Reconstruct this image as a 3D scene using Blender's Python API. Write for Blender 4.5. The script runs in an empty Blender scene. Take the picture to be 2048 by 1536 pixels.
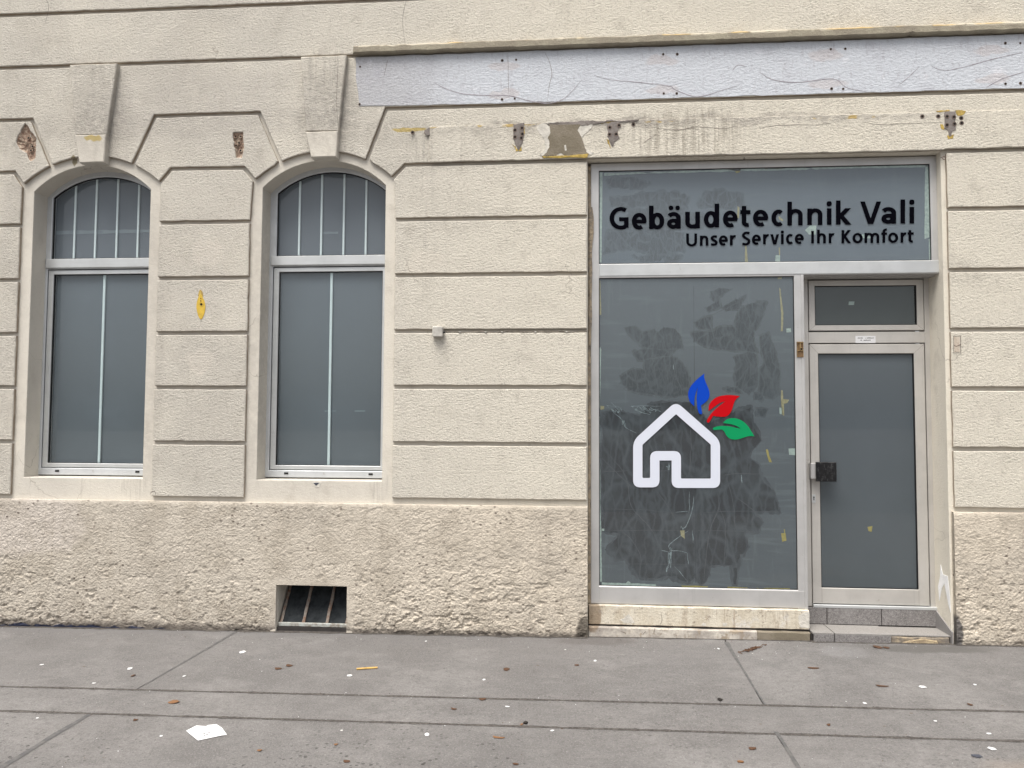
import bpy, math, random
import numpy as np
from mathutils import Matrix, Vector, noise
from mathutils.geometry import tessellate_polygon
R = math.radians
C = bpy.context.scene.collection
sc = bpy.context.scene

# ------------------------------------------------------------------ camera
YAW, PITCH, ROLL, FPX, CAMZ, DIST = 0.08162444, 0.04962052, 0.00497037, 1538.0, 1.5, 5.5
def cam_axes():
    cy, sy = math.cos(YAW), math.sin(YAW); cp, sp = math.cos(PITCH), math.sin(PITCH)
    fw = Vector((-sy*cp, cy*cp, sp)); rt = Vector((cy, sy, 0)); up = rt.cross(fw)
    cr, sr = math.cos(ROLL), math.sin(ROLL)
    return rt*cr + up*sr, up*cr - rt*sr, fw
RT, UP, FW = cam_axes()
cd = bpy.data.cameras.new('camera'); cam = bpy.data.objects.new('camera', cd); C.objects.link(cam)
cd.sensor_width = 36; cd.lens = FPX/2048*36; cd.clip_start = .05; cd.clip_end = 1000
m = Matrix.Identity(4)
for i, a in enumerate((RT, UP, -FW)):
    for j in range(3): m[j][i] = a[j]
m.translation = Vector((0, -DIST, CAMZ)); cam.matrix_world = m
sc.camera = cam
# ------------------------------------------------------------------ sky, sun, exposure
SUN_EL, SUN_AZ = 66, 203           # azimuth measured clockwise from +Y (north); facade faces -Y
w = bpy.data.worlds.new('World'); sc.world = w; w.use_nodes = True
nt = w.node_tree; nt.nodes.clear()
sky = nt.nodes.new('ShaderNodeTexSky'); sky.sky_type = 'NISHITA'; sky.sun_disc = False
sky.sun_elevation = R(SUN_EL); sky.sun_rotation = R(SUN_AZ); sky.air_density = 1.0; sky.dust_density = 6.0; sky.ozone_density = 1.0
hs = nt.nodes.new('ShaderNodeHueSaturation'); hs.inputs['Saturation'].default_value = .30
bg = nt.nodes.new('ShaderNodeBackground'); bg.inputs['Strength'].default_value = .12
wo = nt.nodes.new('ShaderNodeOutputWorld')
nt.links.new(sky.outputs[0], hs.inputs['Color']); nt.links.new(hs.outputs[0], bg.inputs['Color']); nt.links.new(bg.outputs[0], wo.inputs['Surface'])
sd = bpy.data.lights.new('sun', 'SUN'); sd.energy = 2.2; sd.angle = R(32); sd.color = (1, .95, .87)
so = bpy.data.objects.new('sun', sd); C.objects.link(so)
sdir = Vector((math.sin(R(SUN_AZ))*math.cos(R(SUN_EL)), math.cos(R(SUN_AZ))*math.cos(R(SUN_EL)), math.sin(R(SUN_EL))))
so.rotation_euler = sdir.to_track_quat('Z', 'Y').to_euler(); so.location = (0, -10, 12)
sc.view_settings.view_transform = 'Standard'; sc.view_settings.look = 'None'
sc.view_settings.exposure = 0.70; sc.view_settings.gamma = 1
sc.cycles.max_bounces = 6

# ------------------------------------------------------------------ measuring helpers
def at(u, v, y=0.0):
    """photo measurement -> (x, z) on the vertical plane at depth y"""
    d = RT*((u-1024)/FPX) + UP*((768-v)/FPX) + FW
    d = d*((DIST+y)/d.y)
    return (d.x, d.z+CAMZ)
GA, GB = -0.008, 0.008                # pavement rises gently to the right
def gz(x): return GA + GB*x
def on_ground(u, v, h=0.0):
    d = RT*((u-1024)/FPX) + UP*((768-v)/FPX) + FW
    t = (GA + h - CAMZ)/(d.z - GB*d.x)
    return (d.x*t, -DIST + d.y*t)
# ------------------------------------------------------------------ geometry helpers
class MB:
    def __init__(s): s.v=[]; s.f=[]; s.m=[]
    def add(s, vs, fs, mi=0):
        o=len(s.v); s.v+= [tuple(p) for p in vs]; s.f += [tuple(o+i for i in f) for f in fs]; s.m += [mi]*len(fs)
    def box(s, x0,x1,y0,y1,z0,z1, b=0.0, mi=0):
        """box with a chamfer b on the edges of its front (-y) face"""
        if b<=0:
            vs=[(x0,y0,z0),(x1,y0,z0),(x1,y0,z1),(x0,y0,z1),(x0,y1,z0),(x1,y1,z0),(x1,y1,z1),(x0,y1,z1)]
            s.add(vs,[(0,1,2,3),(5,4,7,6),(1,5,6,2),(4,0,3,7),(3,2,6,7),(4,5,1,0)],mi); return
        a=[(x0+b,y0,z0+b),(x1-b,y0,z0+b),(x1-b,y0,z1-b),(x0+b,y0,z1-b)]
        c=[(x0,y0+b,z0),(x1,y0+b,z0),(x1,y0+b,z1),(x0,y0+b,z1)]
        d=[(x0,y1,z0),(x1,y1,z0),(x1,y1,z1),(x0,y1,z1)]
        vs=a+c+d; fs=[(0,1,2,3),(11,10,9,8)]
        for k in range(4):
            n=(k+1)%4; fs += [(k,4+k,4+n,n),(4+k,8+k,8+n,4+n)]
        s.add(vs,[tuple(f) for f in fs],mi)
    def build(s, name, mats, parent=None, smooth=False):
        me=bpy.data.meshes.new(name); me.from_pydata(s.v,[],s.f); me.validate()
        if not isinstance(mats,(list,tuple)): mats=[mats]
        for q in mats: me.materials.append(q)
        if len(mats)>1 and len(me.polygons)==len(s.m): me.polygons.foreach_set('material_index', s.m)
        if smooth: me.polygons.foreach_set('use_smooth',[True]*len(me.polygons))
        me.update()
        o=bpy.data.objects.new(name, me); C.objects.link(o)
        if parent: o.parent=parent
        return o
def area(p): return sum(p[i][0]*p[(i+1)%len(p)][1]-p[(i+1)%len(p)][0]*p[i][1] for i in range(len(p)))/2
def ccw(p): return list(p) if area(p)>0 else list(reversed(p))
def inset(p, d):
    """offset a ccw polygon inwards by d (mitred)"""
    n=len(p); out=[]
    for i in range(n):
        a=Vector(p[i-1][:2]); b=Vector(p[i][:2]); c=Vector(p[(i+1)%n][:2])
        e1=(b-a).normalized(); e2=(c-b).normalized()
        n1=Vector((-e1.y,e1.x)); n2=Vector((-e2.y,e2.x)); q=n1+n2
        l=q.length
        if l<.2: q=n1; k=1
        else: q=q/l; k=min(1/max(q.dot(n1),.35),2.2)
        out.append((b.x+q.x*d*k, b.y+q.y*d*k))
    return out
def resample(p, step, jit=0.0, seed=0.0, keep=None):
    out=[]
    n=len(p)
    for i in range(n):
        a=Vector(p[i]); b=Vector(p[(i+1)%n]); L=(b-a).length; k=max(1,int(L/step))
        for j in range(k):
            q=a.lerp(b,j/k)
            if jit and j:
                w_=noise.noise((q.x*9+seed,q.y*9,seed*3.1))*jit*1.6+noise.noise((q.x*45+seed,q.y*45,seed))*jit
                ck=noise.noise((q.x*13+seed*2,q.y*13,seed+4)); w_+=max(0,ck-.42)*jit*9
                e=(b-a).normalized(); q=q+Vector((-e.y,e.x))*w_
            out.append((q.x,q.y))
    return out
def slab(mb, poly, yf, yb, ch=0.004, holes=(), mi=0, side_mi=None, jit=0.0, step=.05, plane='xz', z0=None):
    """prism with outline poly in (x,z), front at yf, back at yb, chamfered front edge, optional holes"""
    poly=ccw(poly); holes=[ccw(h) for h in holes]
    if jit: poly=resample(poly,step,jit,seed=len(mb.v)*.01)
    if side_mi is None: side_mi=mi
    rings=[(poly,1)]+[(list(reversed(h)),-1) for h in holes]
    front=[]
    for ring,_ in rings:
        fr = inset(ring, ch) if ch>0 else ring
        front.append(fr)
    def P(x,z,y):
        if plane=='xz': return (x,y,z)
        return (x,z,z0(x,z)-y)          # lying flat: y is the depth below the surface
    tris=tessellate_polygon([[Vector((a,b,0)) for a,b in fr] for fr in front])
    flat=[q for fr in front for q in fr]
    fs=[]
    for t in tris:
        a,b,c=[flat[i] for i in t]
        s=(b[0]-a[0])*(c[1]-a[1])-(c[0]-a[0])*(b[1]-a[1])
        if abs(s)<1e-12: continue
        fs.append(t if s>0 else (t[0],t[2],t[1]))
    mb.add([P(a,b,yf) for a,b in flat], fs, mi)
    for (ring,_),fr in zip(rings,front):
        n=len(ring)
        vs=[P(a,b,yf) for a,b in fr]+[P(a,b,yf+ch) for a,b in ring]+[P(a,b,yb) for a,b in ring]
        f=[]; g=[]
        for i in range(n):
            j=(i+1)%n
            if ch>0: f.append((i,n+i,n+j,j))
            g.append((n+i,2*n+i,2*n+j,n+j))
        if ch>0: mb.add(vs,f,mi)
        mb.add(vs,g,side_mi)
def arc(cx, z_spring, half, z_crown, n=18, rev=False):
    """segmental arch from right spring to left spring"""
    h=z_crown-z_spring; r=(half*half+h*h)/(2*h); zc=z_crown-r; a=math.asin(half/r)
    pts=[(cx+r*math.sin(a-2*a*i/n), zc+r*math.cos(a-2*a*i/n)) for i in range(n+1)]
    return list(reversed(pts)) if rev else pts
def arc_clip(pts, xa, xb): return [p for p in pts if xa<p[0]<xb]
def ribbon(pts, wd, taper=True):
    """thin polygon along a polyline"""
    L=[];Rr=[]; n=len(pts)
    for i,p in enumerate(pts):
        a=Vector(pts[max(i-1,0)]); b=Vector(pts[min(i+1,n-1)]); e=(b-a).normalized(); nn=Vector((-e.y,e.x))
        t=i/(n-1); ww=wd*((1-abs(2*t-1)**3)*.8+.2 if taper else 1)*(.8+.4*noise.noise((p[0]*30,p[1]*30,1)))
        L.append((p[0]+nn.x*ww,p[1]+nn.y*ww)); Rr.append((p[0]-nn.x*ww,p[1]-nn.y*ww))
    return L,Rr
def add_ribbon(mb, pts, wd, y, th=.001, mi=0, taper=True):
    L,Rr=ribbon(pts,wd,taper); n=len(pts)
    vs=[(a,y-th,b) for a,b in L]+[(a,y-th,b) for a,b in Rr]+[(a,y,b) for a,b in L]+[(a,y,b) for a,b in Rr]
    fs=[]
    for i in range(n-1):
        fs += [(i,n+i,n+i+1,i+1),(2*n+i,i,i+1,2*n+i+1),(n+i,3*n+i,3*n+i+1,n+i+1)]
    mb.add(vs,fs,mi)
def smooth_line(pts, k=6):
    out=[]
    P=[pts[0]]+list(pts)+[pts[-1]]
    for i in range(1,len(P)-2):
        p0,p1,p2,p3=[Vector(q) for q in P[i-1:i+3]]
        for j in range(k):
            t=j/k
            q=.5*((2*p1)+(p2-p0)*t+(2*p0-5*p1+4*p2-p3)*t*t+(3*p1-p0-3*p2+p3)*t**3)
            out.append(tuple(q))
    out.append(tuple(pts[-1])); return out
def smooth_closed(pts, k=5):
    n=len(pts); out=[]
    for i in range(n):
        p0,p1,p2,p3=[Vector(pts[(i+d)%n]) for d in (-1,0,1,2)]
        for j in range(k):
            t=j/k
            out.append(tuple(.5*((2*p1)+(p2-p0)*t+(2*p0-5*p1+4*p2-p3)*t*t+(3*p1-p0-3*p2+p3)*t**3)))
    return out
def ragged(pts, step=.012, jit=.005, seed=1.0): return resample(ccw(pts), step, jit, seed)
def empty(name, loc=(0,0,0), parent=None):
    o=bpy.data.objects.new(name,None); C.objects.link(o); o.location=loc; o.empty_display_size=.2
    if parent: o.parent=parent
    return o
def tag(o, label=None, cat=None, group=None, kind=None):
    if label: o['label']=label
    if cat: o['category']=cat
    if group: o['group']=group
    if kind: o['kind']=kind
    return o

# ------------------------------------------------------------------ material helpers
class NB:
    def __init__(s, name):
        s.mat=bpy.data.materials.new(name); s.mat.use_nodes=True; s.t=s.mat.node_tree; s.t.nodes.clear()
        s.out=s.n('ShaderNodeOutputMaterial'); s.b=s.n('ShaderNodeBsdfPrincipled')
        s.t.links.new(s.b.outputs[0], s.out.inputs['Surface'])
        s.co=s.n('ShaderNodeTexCoord').outputs['Object']
    def n(s,t,**k):
        o=s.t.nodes.new(t)
        for a,b in k.items(): setattr(o,a,b)
        return o
    def l(s,a,b):
        if isinstance(a,(int,float)): b.default_value=a
        elif isinstance(a,tuple): b.default_value=a if len(a)!=3 or b.type!='RGBA' else (*a,1)
        else: s.t.links.new(a,b)
    def math(s,op,a,b=0.0,c=None,clamp=False):
        o=s.n('ShaderNodeMath',operation=op,use_clamp=clamp); s.l(a,o.inputs[0]); s.l(b,o.inputs[1])
        if c is not None: s.l(c,o.inputs[2])
        return o.outputs[0]
    def mul(s,a,b): return s.math('MULTIPLY',a,b)
    def plus(s,a,b,clamp=False): return s.math('ADD',a,b,clamp=clamp)
    def mapped(s,scale=(1,1,1),loc=(0,0,0),rot=(0,0,0),src=None):
        o=s.n('ShaderNodeMapping'); s.l(src or s.co,o.inputs[0]); o.inputs['Scale'].default_value=scale; o.inputs['Location'].default_value=loc; o.inputs['Rotation'].default_value=rot
        return o.outputs[0]
    def noise(s,scale,detail=3,rough=.5,vec=None,dist=0.0,sc3=None,loc=(0,0,0)):
        o=s.n('ShaderNodeTexNoise'); o.inputs['Scale'].default_value=scale; o.inputs['Detail'].default_value=detail
        o.inputs['Roughness'].default_value=rough; o.inputs['Distortion'].default_value=dist
        if sc3 or loc!=(0,0,0): vec=s.mapped(sc3 or (1,1,1),loc,src=vec)
        s.l(vec or s.co,o.inputs['Vector']); return o.outputs['Fac']
    def vor(s,scale,feature='F1',vec=None,sc3=None,rand=1.0,out='Distance'):
        o=s.n('ShaderNodeTexVoronoi',feature=feature); o.inputs['Scale'].default_value=scale; o.inputs['Randomness'].default_value=rand
        if sc3: vec=s.mapped(sc3,src=vec)
        s.l(vec or s.co,o.inputs['Vector']); return o.outputs[out]
    def step(s,x,a,b):
        """0 below a, 1 above b (a may exceed b)"""
        o=s.n('ShaderNodeMapRange',interpolation_type='SMOOTHSTEP'); s.l(x,o.inputs[0])
        if a<b: f=(a,b,0,1)
        else: f=(b,a,1,0)
        for i,q in enumerate(f): o.inputs[i+1].default_value=q
        return o.outputs[0]
    def mix(s,f,a,b,mode='MIX'):
        o=s.n('ShaderNodeMix',data_type='RGBA',blend_type=mode); s.l(f,o.inputs[0]); s.l(a,o.inputs[6]); s.l(b,o.inputs[7]); return o.outputs[2]
    def xyz(s,src=None):
        o=s.n('ShaderNodeSeparateXYZ'); s.l(src or s.co,o.inputs[0]); return o.outputs
    def ell(s,cx,cz,rx,rz,src=None,soft=.35):
        """soft ellipse mask around (cx, cz)"""
        X=s.xyz(src); a=s.math('DIVIDE',s.math('SUBTRACT',X[0],cx),rx); b=s.math('DIVIDE',s.math('SUBTRACT',X[2],cz),rz)
        r=s.plus(s.mul(a,a),s.mul(b,b)); return s.step(r,1+soft,1-soft)
    def bump(s,h,strength,dist,prev=None):
        o=s.n('ShaderNodeBump'); o.inputs['Strength'].default_value=strength; o.inputs['Distance'].default_value=dist
        s.l(h,o.inputs['Height'])
        if prev: s.l(prev,o.inputs['Normal'])
        return o.outputs[0]
    def fin(s,col,rough=.8,normal=None,metal=0.0,spec=.3):
        s.l(col,s.b.inputs['Base Color']); s.l(rough,s.b.inputs['Roughness']); s.l(metal,s.b.inputs['Metallic']); s.l(spec,s.b.inputs['Specular IOR Level'])
        if normal: s.l(normal,s.b.inputs['Normal'])
        return s.mat
def wobble(s, amt, scale):
    o=s.n('ShaderNodeTexNoise'); o.inputs['Scale'].default_value=scale; o.inputs['Detail'].default_value=3; s.l(s.co,o.inputs['Vector'])
    v=s.n('ShaderNodeVectorMath',operation='MULTIPLY_ADD'); s.l(o.outputs['Color'],v.inputs[0]); v.inputs[1].default_value=(amt,amt,amt)
    t=s.n('ShaderNodeVectorMath',operation='ADD'); s.l(s.co,t.inputs[0]); t.inputs[1].default_value=(-amt/2,)*3
    s.l(t.outputs[0],v.inputs[2]); return v.outputs[0]

def stucco(name, smooth=False, base_shift=(1,1,1), stains=True):
    s=NB(name); X=s.xyz()
    warm=(.67*base_shift[0],.628*base_shift[1],.540*base_shift[2]); cool=(.58*base_shift[0],.548*base_shift[1],.488*base_shift[2])
    side=s.step(s.plus(X[0],s.mul(s.noise(.8,3),1.5)),-1.6,1.2)
    col=s.mix(side,cool,warm)
    big=s.noise(1.7,5,.6); col=s.mix(s.mul(s.step(big,.42,.68),.55),col,(.66,.62,.54))
    med=s.noise(7,5,.65,sc3=(1,1,.7)); col=s.mix(s.mul(s.step(med,.52,.72),.42),col,(.43,.395,.34)); lft=s.mul(s.step(X[0],-1.6,-3.2),s.step(s.noise(1.1,4,.6,loc=(5,0,2)),.40,.62)); col=s.mix(s.mul(lft,.30),col,(.40,.37,.33)); rs=s.mul(s.step(s.noise(26,4,.7,sc3=(1,1,.035)),.58,.72),s.step(s.noise(1.5,3,loc=(2,0,6)),.48,.6)); col=s.mix(s.mul(rs,.22),col,(.30,.27,.23))
    fine=s.noise(70,4,.7,sc3=(.8,1,1.3)); col=s.mix(s.mul(s.step(fine,.53,.75),.5 if not smooth else .2),col,(.26,.235,.20))
    h1=s.noise(62,5,.72,sc3=(.75,1,1.15),dist=.3)
    if not smooth:
        col=s.mix(s.mul(s.step(h1,.47,.34),s.plus(.16,s.mul(s.step(s.noise(5,4,.6,loc=(9,0,3)),.42,.66),.38))),col,(.20,.18,.155))
        pit=s.mul(s.step(s.vor(38,sc3=(.8,1,1.3)),.16,.07),s.step(s.noise(4,3,loc=(1,7,2)),.52,.64)); col=s.mix(s.mul(pit,.75),col,(.12,.105,.09))
    if stains:
        wv=wobble(s,.16,5)
        streak=s.noise(40,4,.7,sc3=(1,1,.05))
        st=s.step(streak,.40,.68)
        def grime(cx,cz,rx,rz,amt,c=(.23,.21,.19),streaky=False,soft=.8):
            nonlocal col
            mk=s.ell(cx,cz,rx,rz,src=wv,soft=soft)
            mk=s.mul(mk,amt*.68)
            if streaky: mk=s.mul(mk,st)
            else: mk=s.mul(mk,s.step(s.noise(22,5,.7),.25,.65))
            col=s.mix(mk,col,c)
        grime(-3.66,3.82,.20,.30,.50); grime(-1.86,3.80,.20,.28,.55)
        grime(-3.45,3.75,.10,.35,.40); grime(-1.70,3.75,.10,.35,.38)
        grime(-3.66,4.16,.25,.10,.30,streaky=True); grime(-1.86,4.14,.22,.16,.55,streaky=True)
        grime(-2.7,3.74,1.9,.10,.28); grime(-4.35,3.66,.35,.12,.35)
        grime(-2.75,3.9,.8,.3,.25,(.42,.39,.38))
        grime(-1.35,3.62,.25,.12,.40); grime(-1.25,3.40,.3,.08,.30)
        grime(.75,3.60,.55,.14,.50,streaky=True); grime(-.15,3.64,.9,.05,.60); grime(1.0,3.66,1.6,.03,.6,(.16,.14,.14))
        grime(-1.15,3.55,.12,.14,.5,streaky=True)
        grime(.8,3.54,.38,.22,.6,(.30,.26,.20),streaky=True)
        grime(-2.8,1.38,.6,.35,.16); grime(-2.8,2.05,.4,.2,.22); grime(-3.2,2.0,.12,1.2,.30)
        grime(-1.95,1.0,.5,.10,.25,(.30,.26,.22)); grime(-1.42,1.0,.06,.12,.6,(.20,.17,.15),streaky=True)
        grime(-3.3,1.0,.1,.10,.5,(.22,.19,.16),streaky=True); grime(-2.36,2.2,.07,1.2,.35)
        grime(-4.3,2.2,.10,1.4,.30); grime(-1.08,2.9,.07,.7,.25,streaky=True)
        grime(2.66,2.55,.20,.10,.30); grime(-.8,2.98,.3,.12,.15)
        # whitish scrubbed patches
        wm=s.mul(s.ell(-1.1,2.65,.14,.10,src=wv),.5); col=s.mix(wm,col,(.66,.61,.53))
        wm=s.mul(s.ell(-2.78,1.95,.10,.11,src=wv),.45); col=s.mix(wm,col,(.64,.59,.52))
        wm=s.mul(s.ell(-2.75,2.75,.12,.10,src=wv),.45); col=s.mix(wm,col,(.66,.61,.54))
        for q in ((-.2,3.66,.9,.012),(1.9,3.655,.25,.012)):
            ym=s.mul(s.ell(*q,src=wobble(s,.03,14)),.8); col=s.mix(s.mul(ym,s.step(s.noise(9,2),.5,.6)),col,(.45,.31,.08))
        ym=s.mul(s.ell(-3.64,3.635,.07,.022,src=wobble(s,.05,20)),.8); col=s.mix(ym,col,(.38,.29,.09))
        ym=s.mul(s.ell(-1.22,3.655,.13,.015,src=wobble(s,.03,20)),.8); col=s.mix(ym,col,(.42,.31,.08))
        ym=s.mul(s.ell(-3.83,3.49,.02,.04,src=wobble(s,.05,20)),.8); col=s.mix(ym,col,(.16,.13,.06))
        # hairline cracks
        cv=s.vor(1.6,'DISTANCE_TO_EDGE',vec=wobble(s,.22,6)); ck=s.mul(s.step(cv,.006,.001),s.step(s.noise(1.4,2),.56,.64))
        col=s.mix(s.mul(ck,.45),col,(.2,.17,.14))
    h2=s.noise(150,3,.6,sc3=(.8,1,1.2)); h0=s.noise(3,3,.5)
    h=s.plus(s.plus(s.mul(h1,1.0),s.mul(h2,.35)),s.mul(h0,1.2))
    nrm=s.bump(h,1.0,.014 if not smooth else .003)
    return s.fin(col,.9,nrm,spec=.15)
M={}
M['wall']=stucco('painted_stucco'); M['surround']=stucco('smooth_stucco',smooth=True)

def plinth_mat():
    s=NB('roughcast'); X=s.xyz()
    col=s.mix(s.step(s.plus(X[0],s.noise(.8,2)),-2.5,.8),(.50,.455,.39),(.57,.51,.425))
    pink=s.ell(-4.1,.72,.5,.22,src=wobble(s,.3,3)); col=s.mix(s.mul(pink,.5),col,(.55,.50,.46))
    med=s.noise(4,5,.65); col=s.mix(s.mul(s.step(med,.43,.66),.5),col,(.34,.30,.245)); col=s.mix(s.mul(s.step(s.noise(1.6,4,.6,loc=(3,0,8)),.5,.66),.4),col,(.37,.335,.29)); col=s.mix(s.mul(s.step(s.noise(30,3,.7,sc3=(1,1,.06)),.56,.72),.30),col,(.30,.26,.21))
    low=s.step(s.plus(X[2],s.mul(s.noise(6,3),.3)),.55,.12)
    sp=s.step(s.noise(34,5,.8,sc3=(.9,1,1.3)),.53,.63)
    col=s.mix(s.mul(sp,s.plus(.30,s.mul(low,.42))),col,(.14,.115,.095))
    dots=s.mul(s.step(s.vor(17,sc3=(1,1,1.4)),.24,.10),s.step(s.noise(2.5,3,loc=(5,2,1)),.47,.6)); col=s.mix(s.mul(dots,.8),col,(.09,.07,.06))
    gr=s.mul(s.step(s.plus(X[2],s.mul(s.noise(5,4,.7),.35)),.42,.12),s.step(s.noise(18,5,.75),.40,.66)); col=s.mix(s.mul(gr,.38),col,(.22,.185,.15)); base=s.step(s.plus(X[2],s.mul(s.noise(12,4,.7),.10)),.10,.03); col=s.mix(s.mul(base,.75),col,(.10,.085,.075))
    damp=s.ell(.08,.02,.07,.12,src=wobble(s,.1,9)); col=s.mix(s.mul(damp,.8),col,(.05,.042,.035))
    damp=s.ell(2.57,.08,.035,.13,src=wobble(s,.05,9)); col=s.mix(s.mul(damp,.9),col,(.10,.095,.095))
    blue=s.mul(s.ell(-3.75,-.045,.85,.028,src=wobble(s,.08,9)),.85); col=s.mix(blue,col,(.02,.03,.07))
    h=s.plus(s.noise(90,4,.65,sc3=(.8,1,1.2)),s.mul(s.noise(200,3),.3))
    return s.fin(col,.95,s.bump(h,1.0,.006),spec=.12)
M['plinth']=plinth_mat()
def simple(name,col,rough=.7,metal=0.0,var=.15,vs=12,bump_=.0,bs=80,spec=.3,col2=None,sc3=None):
    s=NB(name); n_=s.noise(vs,5,.65,sc3=sc3)
    c2=col2 or tuple(q*(1-var*2) for q in col)
    c=s.mix(s.step(n_,.35,.7),col,c2)
    return s.fin(c,rough,s.bump(s.noise(bs,4,.6),1.0,bump_) if bump_ else None,metal,spec)
M['groove']=simple('painted_groove_shade',(.27,.225,.175),.95,vs=9,col2=(.38,.33,.27)); M['keystone']=M['wall']; M['cellar_trim']=stucco('cellar_trim_render',smooth=True,base_shift=(.86,.83,.80))  # brown on the block sides paints in the groove shadow
def strip_mat():
    s=NB('lilac_grey_paint'); X=s.xyz()
    col=s.mix(s.step(s.plus(X[0],s.mul(s.noise(2,3),.6)),-1.3,-.3),(.43,.435,.455),(.52,.545,.585))
    col=s.mix(s.mul(s.step(s.noise(5,5,.7),.50,.72),.5),col,(.40,.40,.44))
    col=s.mix(s.mul(s.step(s.noise(45,4,.7,sc3=(1,1,.25)),.52,.72),.45),col,(.33,.32,.35))
    col=s.mix(s.mul(s.step(s.noise(8,4,.6,loc=(3,1,4)),.6,.75),.6),col,(.66,.66,.70))
    wv=wobble(s,.10,8)
    sm=s.mul(s.step(X[0],-1.02,-1.07),s.step(s.noise(60,3,.7),.4,.65)); col=s.mix(s.mul(sm,.35),col,(.30,.29,.31))
    for x in (-.52,.62,1.78,2.9):
        for z in (4.11,3.90): col=s.mix(s.mul(s.ell(x,z,.12,.035,src=wv),.30),col,(.45,.36,.33))
    cv=s.vor(1.3,'DISTANCE_TO_EDGE',vec=wobble(s,.3,5)); ck=s.mul(s.step(cv,.010,.002),s.step(s.noise(1.9,2),.5,.6)); col=s.mix(s.mul(ck,.10),col,(.30,.28,.28))
    h=s.plus(s.noise(48,5,.62,sc3=(.75,1,1.25)),s.mul(s.noise(150,3),.35))
    return s.fin(col,.85,s.bump(h,1.0,.0065),spec=.2)
M['strip']=strip_mat()
def cement_mat(name,c1=(.27,.24,.19),c2=(.34,.31,.24),yel=True):
    s=NB(name); col=s.mix(s.step(s.noise(7,5,.7),.4,.65),c1,c2)
    if yel:
        X=s.xyz(); m_=s.mul(s.step(X[2],4.262,4.277),s.step(s.noise(3.2,4,.7),.50,.56)); col=s.mix(m_,col,(.55,.50,.40))
        m_=s.mul(s.step(X[2],4.270,4.283),s.step(s.noise(2.3,3,.6,loc=(7,0,0)),.54,.60)); col=s.mix(m_,col,(.52,.38,.18))
    return s.fin(col,.95,s.bump(s.noise(70,5,.7),1.0,.006),spec=.1)
M['ledge']=cement_mat('cement_ledge'); M['cement']=cement_mat('bare_cement',(.185,.16,.12),(.24,.21,.165),False)
M['thin_cement']=cement_mat('scuffed_render',(.24,.215,.20),(.13,.115,.105),False)
M['fresh']=simple('fresh_white_filler',(.88,.88,.88),.8,var=.06,vs=12,bump_=.004)
M['filler']=simple('white_filler',(.62,.59,.53),.9,var=.15,vs=18,bump_=.006,bs=50)
M['yellow']=simple('old_yellow_paint',(.50,.36,.10),.8,var=.25,vs=30,bump_=.003)
M['ochre']=simple('ochre_paint',(.62,.42,.06),.6,var=.12,vs=25,bump_=.002)
M['brick']=simple('broken_brick',(.24,.155,.115),.95,vs=38,bump_=.02,bs=40,col2=(.46,.38,.30))
M['dark']=simple('dark_hole',(.008,.007,.006),.95)
M['rim']=simple('hole_rim',(.17,.13,.11),.9)
M['soft_line']=simple('glue_smear',(.25,.23,.25),.9,vs=20,col2=(.42,.41,.44))
M['crack']=simple('crack_line',(.17,.145,.125),.9)
def metal_mat(name,base,rough=.38,metal=.55,streak=(1,1,.04)):
    s=NB(name); c=s.mix(s.step(s.noise(5,5,.6),.35,.7),base,tuple(q*.88 for q in base))
    c=s.mix(s.mul(s.step(s.noise(30,4,.7,sc3=streak),.55,.75),.25),c,tuple(q*.6 for q in base))
    c=s.mix(s.mul(s.step(s.noise(14,5,.75,loc=(3,3,9)),.64,.72),.35),c,(.22,.18,.14))
    return s.fin(c,s.plus(rough-.06,s.mul(s.noise(9,3),.14)),s.bump(s.noise(180,2),.3,.0006),metal,.5)
M['alu']=metal_mat('anodised_aluminium',(.52,.515,.51),.42,.45)
M['alu_h']=metal_mat('anodised_aluminium_rail',(.56,.575,.58),.40,.45,(.04,1,1))
M['alu_door']=metal_mat('door_aluminium',(.52,.50,.47),.45,.35)
M['win_alu']=metal_mat('window_aluminium',(.56,.58,.60),.40,.35)
M['rubber']=simple('rubber_seal',(.015,.015,.016),.6)
M['bar']=simple('white_glazing_bar',(.60,.68,.70),.5,var=.03)
def glass_mat():
    s=NB('clear_glass'); t=s.n('ShaderNodeBsdfTransparent'); t.inputs[0].default_value=(.96,.98,.98,1)
    g=s.n('ShaderNodeBsdfGlossy'); g.inputs['Roughness'].default_value=.03
    lw=s.n('ShaderNodeLayerWeight'); lw.inputs[0].default_value=.5; fz=s.plus(.04,s.mul(s.math('POWER',lw.outputs['Facing'],5),.9))
    mx=s.n('ShaderNodeMixShader'); s.l(fz,mx.inputs[0]); s.l(t.outputs[0],mx.inputs[1]); s.l(g.outputs[0],mx.inputs[2])
    s.l(mx.outputs[0],s.out.inputs['Surface']); s.t.nodes.remove(s.b); return s.mat
M['glass']=glass_mat()
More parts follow.
